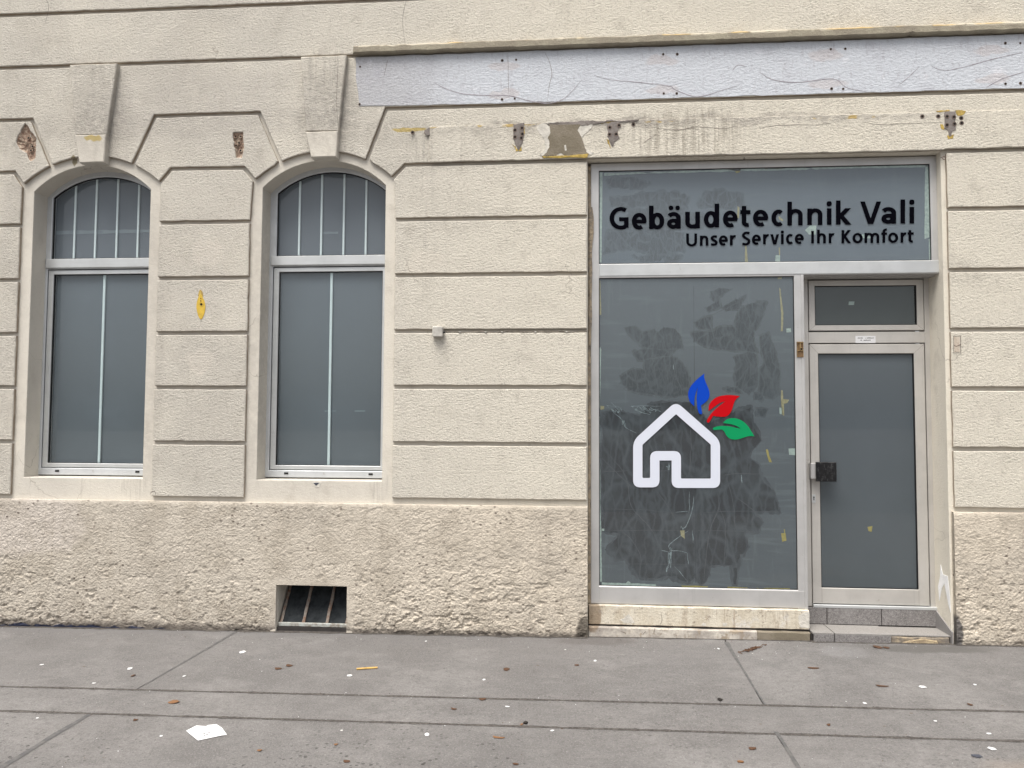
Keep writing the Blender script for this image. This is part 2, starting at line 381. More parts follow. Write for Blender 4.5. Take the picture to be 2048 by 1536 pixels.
def film_mat(name,c1,c2,zr,drag=False):
    s=NB(name); X=s.xyz()
    col=s.mix(s.step(s.plus(X[2],s.mul(s.noise(1.5,3),.5)),zr[0],zr[1]),c1,c2)  # lighter upwards: the pane's reflection gradient painted into the film
    col=s.mix(s.mul(s.step(s.noise(2.2,4,.55),.45,.7),.2),col,tuple(q*1.25 for q in c2))
    if drag:
        # pale drag marks of the loose film
        dr=s.noise(5,4,.6,vec=s.mapped((.5,1,5),rot=(0,R(-28),0)),dist=.4); col=s.mix(s.mul(s.step(dr,.52,.68),.32),col,(.165,.19,.205)); dr=s.noise(6,5,.7,vec=s.mapped((3.5,1,.5),rot=(0,R(-18),0)),dist=.5); col=s.mix(s.mul(s.step(dr,.56,.66),.22),col,(.17,.195,.21))
    s.b.inputs['Coat Weight'].default_value=0
    return s.fin(col,.55,s.bump(s.noise(30,3),.4,.0015),spec=.25)
M['film']=film_mat('frosted_film_window',(.122,.137,.154),(.128,.146,.169),(1.3,3.0))
M['film_top']=film_mat('frosted_film_transom',(.130,.150,.178),(.138,.158,.186),(2.6,3.3),
   drag=True)
M['film_shop']=film_mat('frosted_film_shop',(.098,.109,.123),(.118,.131,.148),(.9,2.4),drag=True)
def bonded(name,base,dark,v_lo,scale,amt,sc3):
    """film stuck flat to the glass: darker, crossed by a net of pale wrinkles"""
    s=NB(name); wv=wobble(s,.24,3.5)
    d1=s.vor(scale,'DISTANCE_TO_EDGE',vec=wv,sc3=sc3); v1=s.plus(v_lo,s.mul(s.step(d1,.0,.09),1-v_lo))
    d2=s.vor(scale*2.9,'DISTANCE_TO_EDGE',vec=wobble(s,.05,14),sc3=(1.5,1,.4)); v2=s.plus(.62,s.mul(s.step(d2,.0,.14),.38))
    n_=s.step(s.noise(11,5,.7,sc3=(1.5,1,.5)),.30,.52); v3=s.plus(1-amt,s.mul(n_,amt))
    col=s.mix(s.mul(s.mul(v1,v2),v3),base,dark)
    col=s.mix(s.mul(s.step(s.noise(4,4,.6,loc=(2,2,2)),.5,.7),.25),col,base)
    return s.fin(col,.5,s.bump(s.noise(30,3),.4,.0015),spec=.25)
M['bond_low']=bonded('bonded_film_low',(.098,.110,.122),(.044,.046,.053),.52,3.6,.22,(1.5,1,.6))
M['bond_up']=bonded('bonded_film_high',(.108,.121,.136),(.064,.070,.079),.45,9,.6,(1.6,1,.45))
M['bond_low_rim']=bonded('bonded_film_low_rim',(.100,.112,.125),(.068,.074,.083),.3,5,.5,(1.5,1,.6)); M['bond_up_rim']=bonded('bonded_film_high_rim',(.112,.125,.140),(.086,.095,.106),.3,9,.6,(1.6,1,.45)); M['bond_top_rim']=bonded('bonded_film_transom_rim',(.130,.148,.172),(.108,.122,.140),.2,16,.7,(1.4,1,.5))
M['bond_top']=bonded('bonded_film_transom',(.130,.148,.172),(.088,.098,.112),.2,16,.7,(1.4,1,.5))
M['film_door']=film_mat('frosted_film_door',(.086,.095,.106),(.104,.114,.131),(.7,2.0))
M['film_light']=film_mat('frosted_film_fanlight',(.065,.072,.074),(.065,.072,.074),(2.2,2.5))
M['black']=simple('black_vinyl',(.003,.003,.005),.85,var=.0,spec=.0)
M['white_vinyl']=simple('white_vinyl',(.59,.62,.70),.4,var=.01,spec=.12)
M['outline']=simple('vinyl_edge',(.02,.022,.028),.4,var=0)
M['blue']=simple('blue_vinyl',(.003,.05,.42),.4,var=.0,spec=.12); M['red']=simple('red_vinyl',(.44,.002,.006),.4,var=.0,spec=.12); M['green']=simple('green_vinyl',(.004,.25,.09),.4,var=.0,spec=.12)
M['tape']=simple('masking_tape',(.34,.31,.19),.7,vs=40); M['tape_pale']=simple('pale_tape',(.38,.45,.42),.7,vs=40); M['tape_y']=simple('yellow_tape',(.36,.30,.10),.7,vs=40)
M['crease_dull']=simple('dull_film_crease',(.10,.105,.115),.5,vs=20,col2=(.075,.08,.088)); M['crease']=simple('film_crease_and_glint',(.30,.36,.38),.35,vs=30,col2=(.09,.10,.11))  # the bright crease colour paints in specular highlights
def base_mat(name,c1,c2,c3,vert=True):
    s=NB(name); col=s.mix(s.step(s.noise(10,5,.7,sc3=(1,1,.25) if vert else (1,1,1)),.35,.65),c1,c2)
    col=s.mix(s.mul(s.step(s.noise(7,5,.7,loc=(4,2,2)),.55,.66),.8),col,c3)
    X=s.xyz(); st=s.mul(s.step(s.noise(16,5,.7,sc3=(1,1,.10)),.54,.68),.6); col=s.mix(st,col,(.26,.19,.13)); col=s.mix(s.mul(s.step(s.noise(30,5,.75),.56,.66),.6),col,(.20,.16,.13))
    col=s.mix(s.mul(s.ell(.13,.13,.06,.10,src=wobble(s,.08,9)),.7),col,(.18,.12,.07))
    return s.fin(col,.8,s.bump(s.noise(60,5,.65),1.0,.005),spec=.2)
M['panel']=base_mat('peeling_beige_paint',(.60,.555,.465),(.48,.425,.335),(.60,.58,.54)); M['lower']=base_mat('flaking_white_paint',(.55,.51,.45),(.33,.30,.27),(.30,.24,.17),False)
def tile_mat(name,b,sp):
    s=NB(name); col=s.mix(s.step(s.noise(110,4,.7,dist=1.5),.42,.60),b,sp); col=s.mix(s.mul(s.step(s.noise(6,4,.6),.5,.7),.3),col,(.30,.29,.28))
    return s.fin(col,.55,s.bump(s.noise(120,3),.6,.0012),spec=.4)
M['tile']=tile_mat('grey_granite_tile',(.12,.113,.11),(.27,.255,.25)); M['tread']=tile_mat('worn_step_tread',(.29,.275,.26),(.20,.19,.18))
M['tile_side']=tile_mat('plain_grey_tile',(.22,.21,.205),(.25,.24,.235))
M['grout']=simple('dark_grout',(.045,.04,.038),.95)
M['mortar']=simple('crumbling_mortar',(.34,.28,.20),.95,vs=22,bump_=.012,bs=40,col2=(.17,.15,.13))
M['iron']=simple('rusty_flaking_iron',(.20,.18,.16),.8,vs=30,bump_=.003,col2=(.14,.07,.04),var=.3)
M['pale_metal']=simple('dirty_white_metal',(.40,.42,.40),.6,vs=30,bump_=.002,col2=(.2,.17,.14))
M['dusty_glass']=simple('dusty_dark_glass',(.030,.034,.037),.7,vs=14,col2=(.012,.014,.016),spec=.05)
M['brass']=simple('brass',(.55,.40,.20),.35,.8,vs=40,col2=(.20,.12,.06))
M['plastic']=simple('grey_plastic',(.50,.48,.44),.5,vs=15); M['paper']=simple('white_paper',(.66,.66,.67),.8,var=.05); M['ink']=simple('faded_ink',(.10,.10,.10),.8)
M['leaf']=simple('dry_brown_leaf',(.10,.052,.03),.8,vs=60); M['leaf_o']=simple('dry_orange_leaf',(.22,.11,.05),.7,vs=60); M['wood']=simple('pale_wood',(.60,.38,.12),.7,vs=30)
M['black_leaf']=simple('black_rotting_leaf',(.02,.016,.014),.6); M['slate']=simple('grey_blue_scrap',(.06,.065,.085),.6)
def pull_mat():
    s=NB('hammered_black_metal'); c=s.mix(s.step(s.noise(60,4,.8,sc3=(1,1,.5)),.5,.66),(.008,.008,.009),(.05,.05,.052))
    return s.fin(c,.45,s.bump(s.noise(80,3,.7,sc3=(1,1,.5)),1,.004),.3,.4)
M['pull']=pull_mat()
def paving():
    s=NB('mastic_asphalt'); X=s.xyz()
    col=s.mix(s.step(s.noise(1.3,5,.6),.35,.68),(.150,.144,.141),(.195,.187,.182))
    dist=s.step(X[1],-1.9,-.1); col=s.mix(s.mul(dist,.45),col,(.138,.134,.133))
    col=s.mix(s.mul(s.step(s.noise(7,6,.7,sc3=(.5,1,1)),.52,.72),.35),col,(.25,.24,.232))
    col=s.mix(s.mul(s.step(s.noise(3.2,6,.7,loc=(4,4,0)),.47,.60),.5),col,(.125,.119,.116)); col=s.mix(s.mul(s.step(s.noise(1.4,6,.7,loc=(9,4,0)),.50,.62),.4),col,(.25,.242,.235)); col=s.mix(s.mul(s.step(s.noise(60,5,.75),.50,.66),.5),col,(.13,.122,.118))
    col=s.mix(s.mul(s.step(s.noise(26,6,.8,sc3=(.6,1,1)),.49,.60),.55),col,(.135,.128,.124)); col=s.mix(s.mul(s.step(s.noise(110,5,.85),.53,.62),.6),col,(.30,.29,.28)); col=s.mix(s.mul(s.step(s.noise(90,5,.85,loc=(3,3,3)),.54,.62),.55),col,(.075,.07,.068))
    patch=s.step(s.noise(1.1,3,.5,loc=(3,8,0)),.36,.56)
    near=s.step(s.plus(X[1],s.mul(s.noise(2,2),.6)),-1.2,-2.2)
    v=s.vor(38,rand=1.0); v2=s.vor(38,rand=1.0,out='Color')
    pick=s.step(s.xyz(v2)[0],.50,.52)
    dots=s.mul(s.mul(s.step(v,.36,.24),pick),s.mul(patch,s.plus(.35,near,True))); dots=s.mul(dots,s.step(s.noise(14,4,.7,loc=(6,1,0)),.40,.62)); col=s.mix(s.mul(dots,.9),col,(.045,.042,.040))
    w1=s.vor(7,rand=1.0); w2=s.vor(7,out='Color'); wd=s.mul(s.step(w1,.060,.030),s.step(s.xyz(w2)[1],.90,.92)); col=s.mix(wd,col,(.62,.61,.59))
    w1=s.vor(9.3,rand=1.0,sc3=(.5,1,1)); wd=s.mul(s.step(w1,.06,.03),s.step(s.noise(5,2),.5,.6)); col=s.mix(s.mul(wd,.9),col,(.10,.06,.04))
    wv=wobble(s,.2,6)
    def gell(cx,cy,rx,ry):
        Q=s.xyz(wv); a=s.math('DIVIDE',s.math('SUBTRACT',Q[0],cx),rx); b=s.math('DIVIDE',s.math('SUBTRACT',Q[1],cy),ry)
        return s.step(s.plus(s.mul(a,a),s.mul(b,b)),1.7,.4)
    col=s.mix(s.mul(gell(2.35,-.10,.40,.10),.75),col,(.10,.095,.09)); col=s.mix(s.mul(gell(.15,-.08,.28,.09),.6),col,(.11,.10,.095))
    col=s.mix(s.mul(gell(1.75,-.22,.14,.14),.10),col,(.44,.45,.46)); col=s.mix(s.mul(gell(-3.4,-.05,2.2,.07),.5),col,(.15,.145,.145))
    col=s.mix(s.mul(gell(2.2,-2.0,.45,.2),.25),col,(.30,.23,.17))
    h=s.plus(s.noise(90,5,.7),s.mul(s.math('SUBTRACT',1,dots),1.0))
    return s.fin(col,.85,s.bump(h,1.0,.006),spec=.25)
M['paving']=paving()
M['joint']=simple('bitumen_joint',(.045,.04,.038),.9,vs=60,col2=(.12,.11,.10))
M['tar']=simple('tar_line',(.085,.083,.085),.75,vs=25,col2=(.13,.125,.12))
M['asphalt']=simple('street_asphalt',(.10,.097,.095),.9,vs=8,bump_=.004)

# =================================================================== BUILDING
bld=tag(empty('apartment_building',(0,0,0)),'cream stucco building with grooved blocks, two arched windows and a closed shop','building')
CX1,CX2=-3.685,-1.868
XL,XR,ZT=-8.6,7.2,7.6
def opening(cx,z0,hw,zs,zc): return [(cx-hw,z0),(cx+hw,z0)]+arc(cx,zs,hw,zc)
OP1=opening(CX1,1.066,.468,3.255,3.452); OP2=opening(CX2,1.066,.470,3.25,3.447)
CEL=[(-2.158,-.012),(-1.634,-.012),(-1.634,.314),(-2.158,.314)]
shop_x0,shop_x1,shop_z=.092,2.552,3.408
wb=MB()
outline=[(XL,-.2),(shop_x0,-.2),(shop_x0,shop_z),(shop_x1,shop_z),(shop_x1,-.2),(XR,-.2),(XR,ZT),(XL,ZT)]
slab(wb,outline,.026,.42,.003,[OP1,OP2,CEL])
wb.build('wall',M['surround'],bld)
# rusticated blocks
g=.0138
bk=MB()
def block(poly,yf=0.0,ch=.005,jit=.0017,holes=()):
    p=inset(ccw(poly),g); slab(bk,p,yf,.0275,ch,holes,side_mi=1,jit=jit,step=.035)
Z=[.925,1.334,1.745,2.152,2.565,2.988]
def pier(x0,x1,zs=Z):
    for a,b in zip(zs[:-1],zs[1:]): block([(x0,a),(x1,a),(x1,b),(x0,b)])
pier(XL,-4.227); pier(-3.143,-2.410); pier(-1.331,.100,[.937,1.342,1.751,2.158,2.569,2.982]); pier(2.568,XR,[.922,1.332,1.744,2.150,2.564,2.992])
o1=arc(CX1,3.291,.545,3.504,24,True); o2=arc(CX2,3.291,.518,3.497,24,True)
# corner-cut top course
block([(XL,2.988),(-4.227,2.988),(-4.225,3.292),(-4.304,3.401),(XL,3.401)])
block([(-3.143,2.988),(-2.410,2.988),(-2.394,3.300),(-2.480,3.397),(-3.046,3.400),(-3.138,3.291)])
block([(-1.331,2.982),(.100,2.982),(.100,3.395),(-1.25,3.390),(-1.345,3.291)])
block([(2.568,2.992),(XR,2.992),(XR,3.402),(2.568,3.402)])
# voussoirs
dmg1=ragged([at(*q) for q in [(50,247),(60,262),(72,275),(71,300),(68,318),(60,322),(52,305),(38,297),(33,281),(41,265)]],.012,.006,3)
dmg2=ragged([at(*q) for q in [(466,265),(486,264),(487,298),(483,316),(472,315),(470,298),(467,290)]],.012,.004,5)
block([(XL,3.401),(-4.304,3.401),(-4.225,3.296)]+arc_clip(o1,-4.22,-4.012)+[(-4.006,3.443),(-4.177,3.811),(XL,3.811)],holes=[dmg1])
block([(-3.138,3.291),(-3.046,3.400),(-2.480,3.397),(-2.392,3.296)]+arc_clip(o2,-2.385,-2.212)+[(-2.201,3.441),(-2.369,3.813),(-3.184,3.812),(-3.354,3.437)]+arc_clip(o1,-3.345,-3.145),holes=[dmg2])
block([(-1.350,3.291),(-1.25,3.390),(shop_x0-.012,3.395),(shop_x0-.012,3.397),(2.562,3.397),(2.562,3.402),(XR,3.402),(XR,3.818),(-1.394,3.817),(-1.534,3.441)]+arc_clip(o2,-1.525,-1.355))
block([(-4.177,3.811),(-4.006,3.443)]+arc_clip(o1,-4.0,-3.36)+[(-3.354,3.437),(-3.184,3.812),(-2.369,3.813),(-2.201,3.441)]+arc_clip(o2,-2.195,-1.54)+[(-1.534,3.441),(-1.394,3.817),(XR,3.818),(XR,4.226),(XL,4.226),(XL,3.811)])
zz=[4.226,4.646,5.06,5.48,5.9,6.32,6.74,7.16,7.6]
for a,b in zip(zz[:-1],zz[1:]): block([(XL,a),(XR,a),(XR,b),(XL,b)])
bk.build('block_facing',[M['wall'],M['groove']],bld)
# lintel band: a slightly proud render coat over the shop
lb=MB()
low=[(-1.067,3.402),(.085,3.408),(shop_x0,shop_z),(shop_x1,shop_z),(2.575,3.415),(XR,3.415),(XR,3.675),(1.8,3.678),(.2,3.680),(-1.067,3.668)]
slab(lb,ragged(low,.04,.0025,2),-.012,.0,.004)
lb.build('lintel_render',M['wall'],bld)
# projecting keystones, each an upper and a lower plaster block
for cx,kt in ((CX1+.018,((-3.855,4.214),(-3.476,4.214),(-3.539,3.664),(-3.790,3.664))),(CX2,((-2.041,4.214),(-1.691,4.214),(-1.743,3.642),(-1.990,3.648)))):
    kb=MB(); slab(kb,ccw(kt),-.042,.02,.006,jit=.0016,step=.04)
    k=kb.build('keystone',M['wall'],bld)
    x0,x1=kt[3][0],kt[2][0]; z=kt[2][1]
    kb=MB(); slab(kb,[(x0+.045,3.448),(x1-.012,3.448),(x1,z-.002),(x0,z-.002)],-.050,.05,.006,jit=.0016,step=.04)
    kb.build('lower_face',M['surround'],k)
# lilac painted band where the shop sign used to hang
sb=MB(); slab(sb,ragged([(-1.633,4.216),(-1.628,4.05),(-1.60,3.842),(-1.25,3.836),(-1.07,3.834),(XR-.02,3.834),(XR-.02,4.216)],.03,.003,7),-.0035,.0,.0015)
strip=sb.build('painted_sign_band',M['strip'],bld)
sb=MB(); slab(sb,ragged([(-1.645,4.226),(XR-.02,4.226),(XR-.02,4.286),(1.2,4.289),(-1.64,4.283)],.03,.003,9),-.046,.0,.009); sb.build('cement_ledge',M['ledge'],bld)
sb=MB()
def z2(x,y): return at(x/2.844+680,y/2.844)
def z3(x,y): return at(x/2.844+1328,y/2.844)
for L,wd in (([z2(535,470),z2(600,505),z2(700,535),z2(860,545),z2(960,545),z2(1080,575),z2(1180,588),z2(1260,570),z2(1320,520),z2(1375,455)],.006),
   ([z2(1445,430),z2(1540,455),z2(1700,470),z2(1870,490),z3(60,510),z3(150,545),z3(220,548),z3(330,515),z3(415,490)],.005),
   ([z3(390,400),z3(420,372),z3(470,380)],.004),([z3(540,410),z3(620,455),z3(760,470),z3(960,450),z3(1040,500),z3(1150,522)],.005),
   ([z3(1330,490),z3(1400,430),z3(1450,380)],.004),([z3(1515,375),z3(1620,400),z3(1900,330),z3(2040,300)],.004),([z3(1830,500),z3(1920,450),z3(2048,410)],.005)):
    add_ribbon(sb,smooth_line(L,6),wd*.7,-.0034,.0012)
sb.build('glue_smear',M['soft_line'],bld)
def crack(L,w_,y,th=.0008):
    sb=MB(); add_ribbon(sb,L,w_,y,th); sb.build('wall_crack',M['crack'],bld)
for L in ([z2(1165,300),z2(1190,350),z2(1205,420),z2(1190,490),z2(1180,580)],[z2(955,300),z2(960,540)],[z2(272,340),z2(250,440)]):
    crack(smooth_line(L,5),.0016,-.0034,.0008)
for L in ([z2(1725,815),z2(1770,785),z2(1800,765)],[z2(1800,735),z2(1900,740),z2(2040,735)],[z3(30,738),z3(80,742),z3(130,735),z3(200,725),z3(330,735),z3(420,720)],[z3(540,735),z3(640,718),z3(860,712),z3(950,705)],[z3(1130,700),z3(1250,712),z3(1400,705),z3(1580,700)]):
    crack([(a+0.0,b+.006*noise.noise((a*20,b,4))) for a,b in smooth_line(L,6)],.0016,-.012,.0008)
for L in ([(-4.09,4.90),(-4.11,4.80),(-4.07,4.70),(-4.10,4.55)],[(-1.27,5.0),(-1.25,4.7),(-1.28,4.5),(-1.26,4.3)],[(-1.75,4.20),(-1.76,3.9),(-1.745,3.68)]):
    crack(smooth_line(L,6),.0014,0 if L[0][0]!=-1.75 else -.042,.0008)
crack(smooth_line([at(*q) for q in ((300,990),(303,984),(309,983),(312,990))],5),.0025,0,.001)

# wall plugs left by the old sign
holes=[z2(115,381),z2(112,594),z2(923,345),z2(1002,341),z2(922,567),z2(994,562),z2(1838,310),z2(1918,310),z2(1841,533),z2(1915,533),z3(948,281),z3(1030,279),z3(952,506),z3(1018,507),z3(1940,247),z3(2025,247),z3(1941,478),z3(2026,475)]
def plug(p,y,r=.008):
    mb=MB(); n=14
    ring=lambda rr,yy:[(p[0]+rr*math.cos(2*PI*i/n),yy,p[1]+rr*math.sin(2*PI*i/n)) for i in range(n)]
    PI=math.pi
    vs=ring(r*1.55,y+.001)+ring(r*1.45,y-.002)+ring(r,y-.002)+ring(r*.8,y-.0002); fs=[]
    for i in range(n):
        j=(i+1)%n; fs += [(i,j,n+j,n+i),(n+i,n+j,2*n+j,2*n+i),(2*n+i,2*n+j,3*n+j,3*n+i)]
    mb.add(vs,fs,0); mb.add(ring(r*.95,y-.0008),[tuple(range(n))],1)
    return mb
for k_,h in enumerate(holes): plug(h,-.0035,.0052+.0025*((k_*7)%5)/5).build('screw_hole',[M['rim'],M['dark']],bld)
wallholes=[z2(492,757),z2(415,757),z2(1668,712),z3(1465,667),z3(1555,666),z3(1686,676),z3(1688,704)]
for h in wallholes: plug(h,-.012,.010).build('screw_hole',[M['rim'],M['dark']],bld)
# bare cement patch with a filler rim
pb=MB()
slab(pb,ragged(smooth_closed([z2(*q) for q in [(1140,708),(1200,700),(1380,700),(1440,712),(1400,760),(1370,800),(1400,850),(1430,884),(1150,892),(1170,850),(1160,790),(1120,740)]],3),.012,.008,11),-.0145,-.011,.001)
pb.build('filler_patch',M['filler'],bld)
pb=MB(); slab(pb,ragged([z2(*q) for q in [(1190,712),(1370,712),(1350,745),(1372,780),(1388,830),(1400,868),(1418,882),(1400,888),(1150,893),(1178,870),(1192,840),(1182,790),(1198,760)]],.01,.005,12),-.017,-.012,.001)
pb.build('cement_patch',M['cement'],bld)
pb=MB(); slab(pb,ragged([z2(1148,893),z2(1300,890),z2(1415,880),z2(1408,898),z2(1160,903)],.012,.004,13),-.0185,-.012,.001); pb.build('yellow_paint_residue',M['yellow'],bld)
pb=MB(); slab(pb,ragged([z2(1160,702),z2(1420,692),z2(1700,686),z2(1690,694),z2(1400,716),z2(1290,722),z2(1190,722)],.012,.006,14),-.0165,-.012,.001); pb.build('dark_scuff',M['thin_cement'],bld)
pb=MB(); slab(pb,ragged([z2(1275,832),z2(1285,828),z2(1290,860),z2(1280,862)],.01,.001,1),-.0185,-.0165,.0005); pb.build('filler_patch',M['filler'],bld)
# anchor points of the former sign brackets
def bracket_mark(poly,hs,ypoly=None):
    mb=MB(); slab(mb,ragged(poly,.012,.006,len(hs)),-.0155,-.011,.001); o=mb.build('bracket_mark',M['thin_cement'],bld)
    if ypoly:
        for q in ypoly:
            mb=MB(); slab(mb,ragged(q,.01,.004,6),-.0140,-.011,.001); mb.build('yellow_paint_residue',M['yellow'],o)
    for h in hs: plug(h,-.0155,.010).build('screw_hole',[M['rim'],M['dark']],o)
bracket_mark([z2(*q) for q in [(985,708),(1050,702),(1042,800),(1030,840),(1015,862),(1000,830),(988,800)]],[z2(*q) for q in [(996,745),(1036,733),(1038,767),(996,784),(1032,790)]],[[z2(*q) for q in [(980,825),(1000,835),(1015,855),(1032,835),(1035,862),(1000,866)]],[z2(1040,730),z2(1052,728),z2(1050,770),z2(1042,770)]])
bracket_mark([z2(*q) for q in [(1515,705),(1595,695),(1580,760),(1590,790),(1560,810),(1552,842),(1535,815),(1520,780)]],[z2(*q) for q in [(1534,730),(1586,718),(1533,770),(1570,768)]],[[z2(1512,790),z2(1530,800),z2(1540,850),z2(1522,820)]])
bracket_mark([z3(*q) for q in [(1592,640),(1655,635),(1650,700),(1656,740),(1635,750),(1630,780),(1615,780),(1608,745),(1588,735)]],[z3(*q) for q in [(1604,668),(1643,671),(1604,716),(1646,710)]],[[z3(*q) for q in [(1650,632),(1712,635),(1700,655),(1665,662)]],[z3(*q) for q in [(1605,775),(1645,768),(1640,792),(1610,795)]],[z3(1540,634),z3(1620,628),z3(1620,640),z3(1550,642)],[z3(1566,710),z3(1582,712),z3(1590,742),z3(1572,738)]])
bracket_mark([z2(*q) for q in [(482,745),(512,728),(512,775),(490,772)]],[])
# broken-out masonry
for d,mm in ((dmg1,'brick'),(dmg2,'brick')):
    mb=MB(); c0=Vector((sum(p[0] for p in d)/len(d),sum(p[1] for p in d)/len(d)))
    rings=[]
    for k,(f,y) in enumerate(((1.05,.004),(.90,.015),(.60,.021),(.28,.017))):
        rings.append([(c0.x+(p[0]-c0.x)*f, y+.011*noise.noise((p[0]*60,p[1]*60,k*3.7))*(k>0), c0.y+(p[1]-c0.y)*f) for p in d])
    # masonry sits in front of the base render inside the broken hole
    n=len(d)
    vs=[tuple(q) for r in rings for q in r]+[(c0.x,.014,c0.y)]
    fs=[]
    for k in range(3):
        for i in range(n):
            j=(i+1)%n; fs.append((k*n+i,k*n+j,(k+1)*n+j,(k+1)*n+i))
    fs += [(3*n+i,3*n+(i+1)%n,4*n) for i in range(n)]
    mb.add(vs,fs,0); mb.build('broken_masonry',M['brick'],bld)
for q in [(470,272),(480,272),(477,285),(471,290),(480,300),(60,300),(63,292),(55,275)]: plug(at(*q),.011,.009).build('screw_hole',[M['brick'],M['dark']],bld)
mb=MB(); slab(mb,smooth_closed([at(*q) for q in [(401,588),(408,600),(411,614),(408,630),(402,639),(396,630),(393,614),(395,600)]],4),-.003,0.0,.001); oc=mb.build('ochre_disc',M['ochre'],bld)
for q,r in (((403,609),.011),((402,602),.005),((402,597),.004)): plug(at(*q),-.003,r).build('screw_hole',[M['ochre'],M['dark']],oc)
mb=MB(); slab(mb,ragged([at(*q) for q in [(400,579),(404,582),(407,592),(396,592)]],.008,.003,3),-.002,0.0,.0008); mb.build('dark_scuff',M['yellow'],bld)
mb=MB(); slab(mb,ragged([at(*q) for q in [(1908,674),(1919,674),(1919,704),(1909,704)]],.012,.002,2),-.002,0,.0008); bm_=mb.build('bell_plate_mark',simple('scuffed_plaster',(.42,.35,.29),.9,vs=60,col2=(.52,.46,.38)),bld)
mb=MB(); P=[(1907,672),(1921,672),(1921,706),(1907,706),(1907,672)]
add_ribbon(mb,[at(*q) for q in P],.0018,-.0019,.001,taper=False); add_ribbon(mb,[at(*q) for q in [(1907,690),(1912,693),(1921,689)]],.0028,-.0019,.001,taper=False); mb.build('scratch_outline',M['rim'],bm_)
mb=MB(); slab(mb,ragged([at(*q) for q in [(620,966),(630,963),(642,965),(636,974),(629,976)]],.008,.003,3),.0235,.026,.0008); mb.build('filler_patch',M['filler'],bld)
mb=MB(); slab(mb,ragged([at(*q) for q in [(624,966),(637,966),(630,972)]],.008,.001,3),.022,.0235,.0005); mb.build('dark_scuff',M['slate'],bld)
mb=MB(); slab(mb,ragged([at(1185,408),at(1188,430),at(1188,460),at(1185,490),at(1184,640),at(1182,690),at(1179,690),at(1179,408)],.02,.002,3),.075,.09,.001); mb.build('old_sealant',M['mortar'],bld)

# ---------------- plinth: displaced roughcast
rng=np.random.default_rng(5)
TAB=rng.random((256,256))
def vnoise(x,y):
    xi=np.floor(x).astype(int); yi=np.floor(y).astype(int); fx=x-xi; fy=y-yi
    fx=fx*fx*(3-2*fx); fy=fy*fy*(3-2*fy)
    a=TAB[xi%256,yi%256]; b=TAB[(xi+1)%256,yi%256]; c=TAB[xi%256,(yi+1)%256]; d=TAB[(xi+1)%256,(yi+1)%256]
    return (a*(1-fx)+b*fx)*(1-fy)+(c*(1-fx)+d*fx)*fy
def cells(x,y):
    xi=np.floor(x); yi=np.floor(y); best=np.full(x.shape,9.); sec=np.full(x.shape,9.); val=np.zeros(x.shape)
    for a in (-1,0,1):
        for b in (-1,0,1):
            cx_=xi+a; cy_=yi+b; i=cx_.astype(int)%256; j=cy_.astype(int)%256
            d=(cx_+TAB[i,j]-x)**2+(cy_+TAB[(i+91)%256,(j+37)%256]-y)**2
            new=d<best; sec=np.where(new,best,np.minimum(sec,d)); val=np.where(new,TAB[(i+13)%256,(j+171)%256],val); best=np.where(new,d,best)
    return val,np.sqrt(sec)-np.sqrt(best)
def fbm(x,y,o=4,r=.5):
    s=0;a=1;t=0
    for i in range(o): s=s+a*vnoise(x*2**i+17.3*i,y*2**i+9.1*i); t+=a; a*=r
    return s/t
PZ=.905
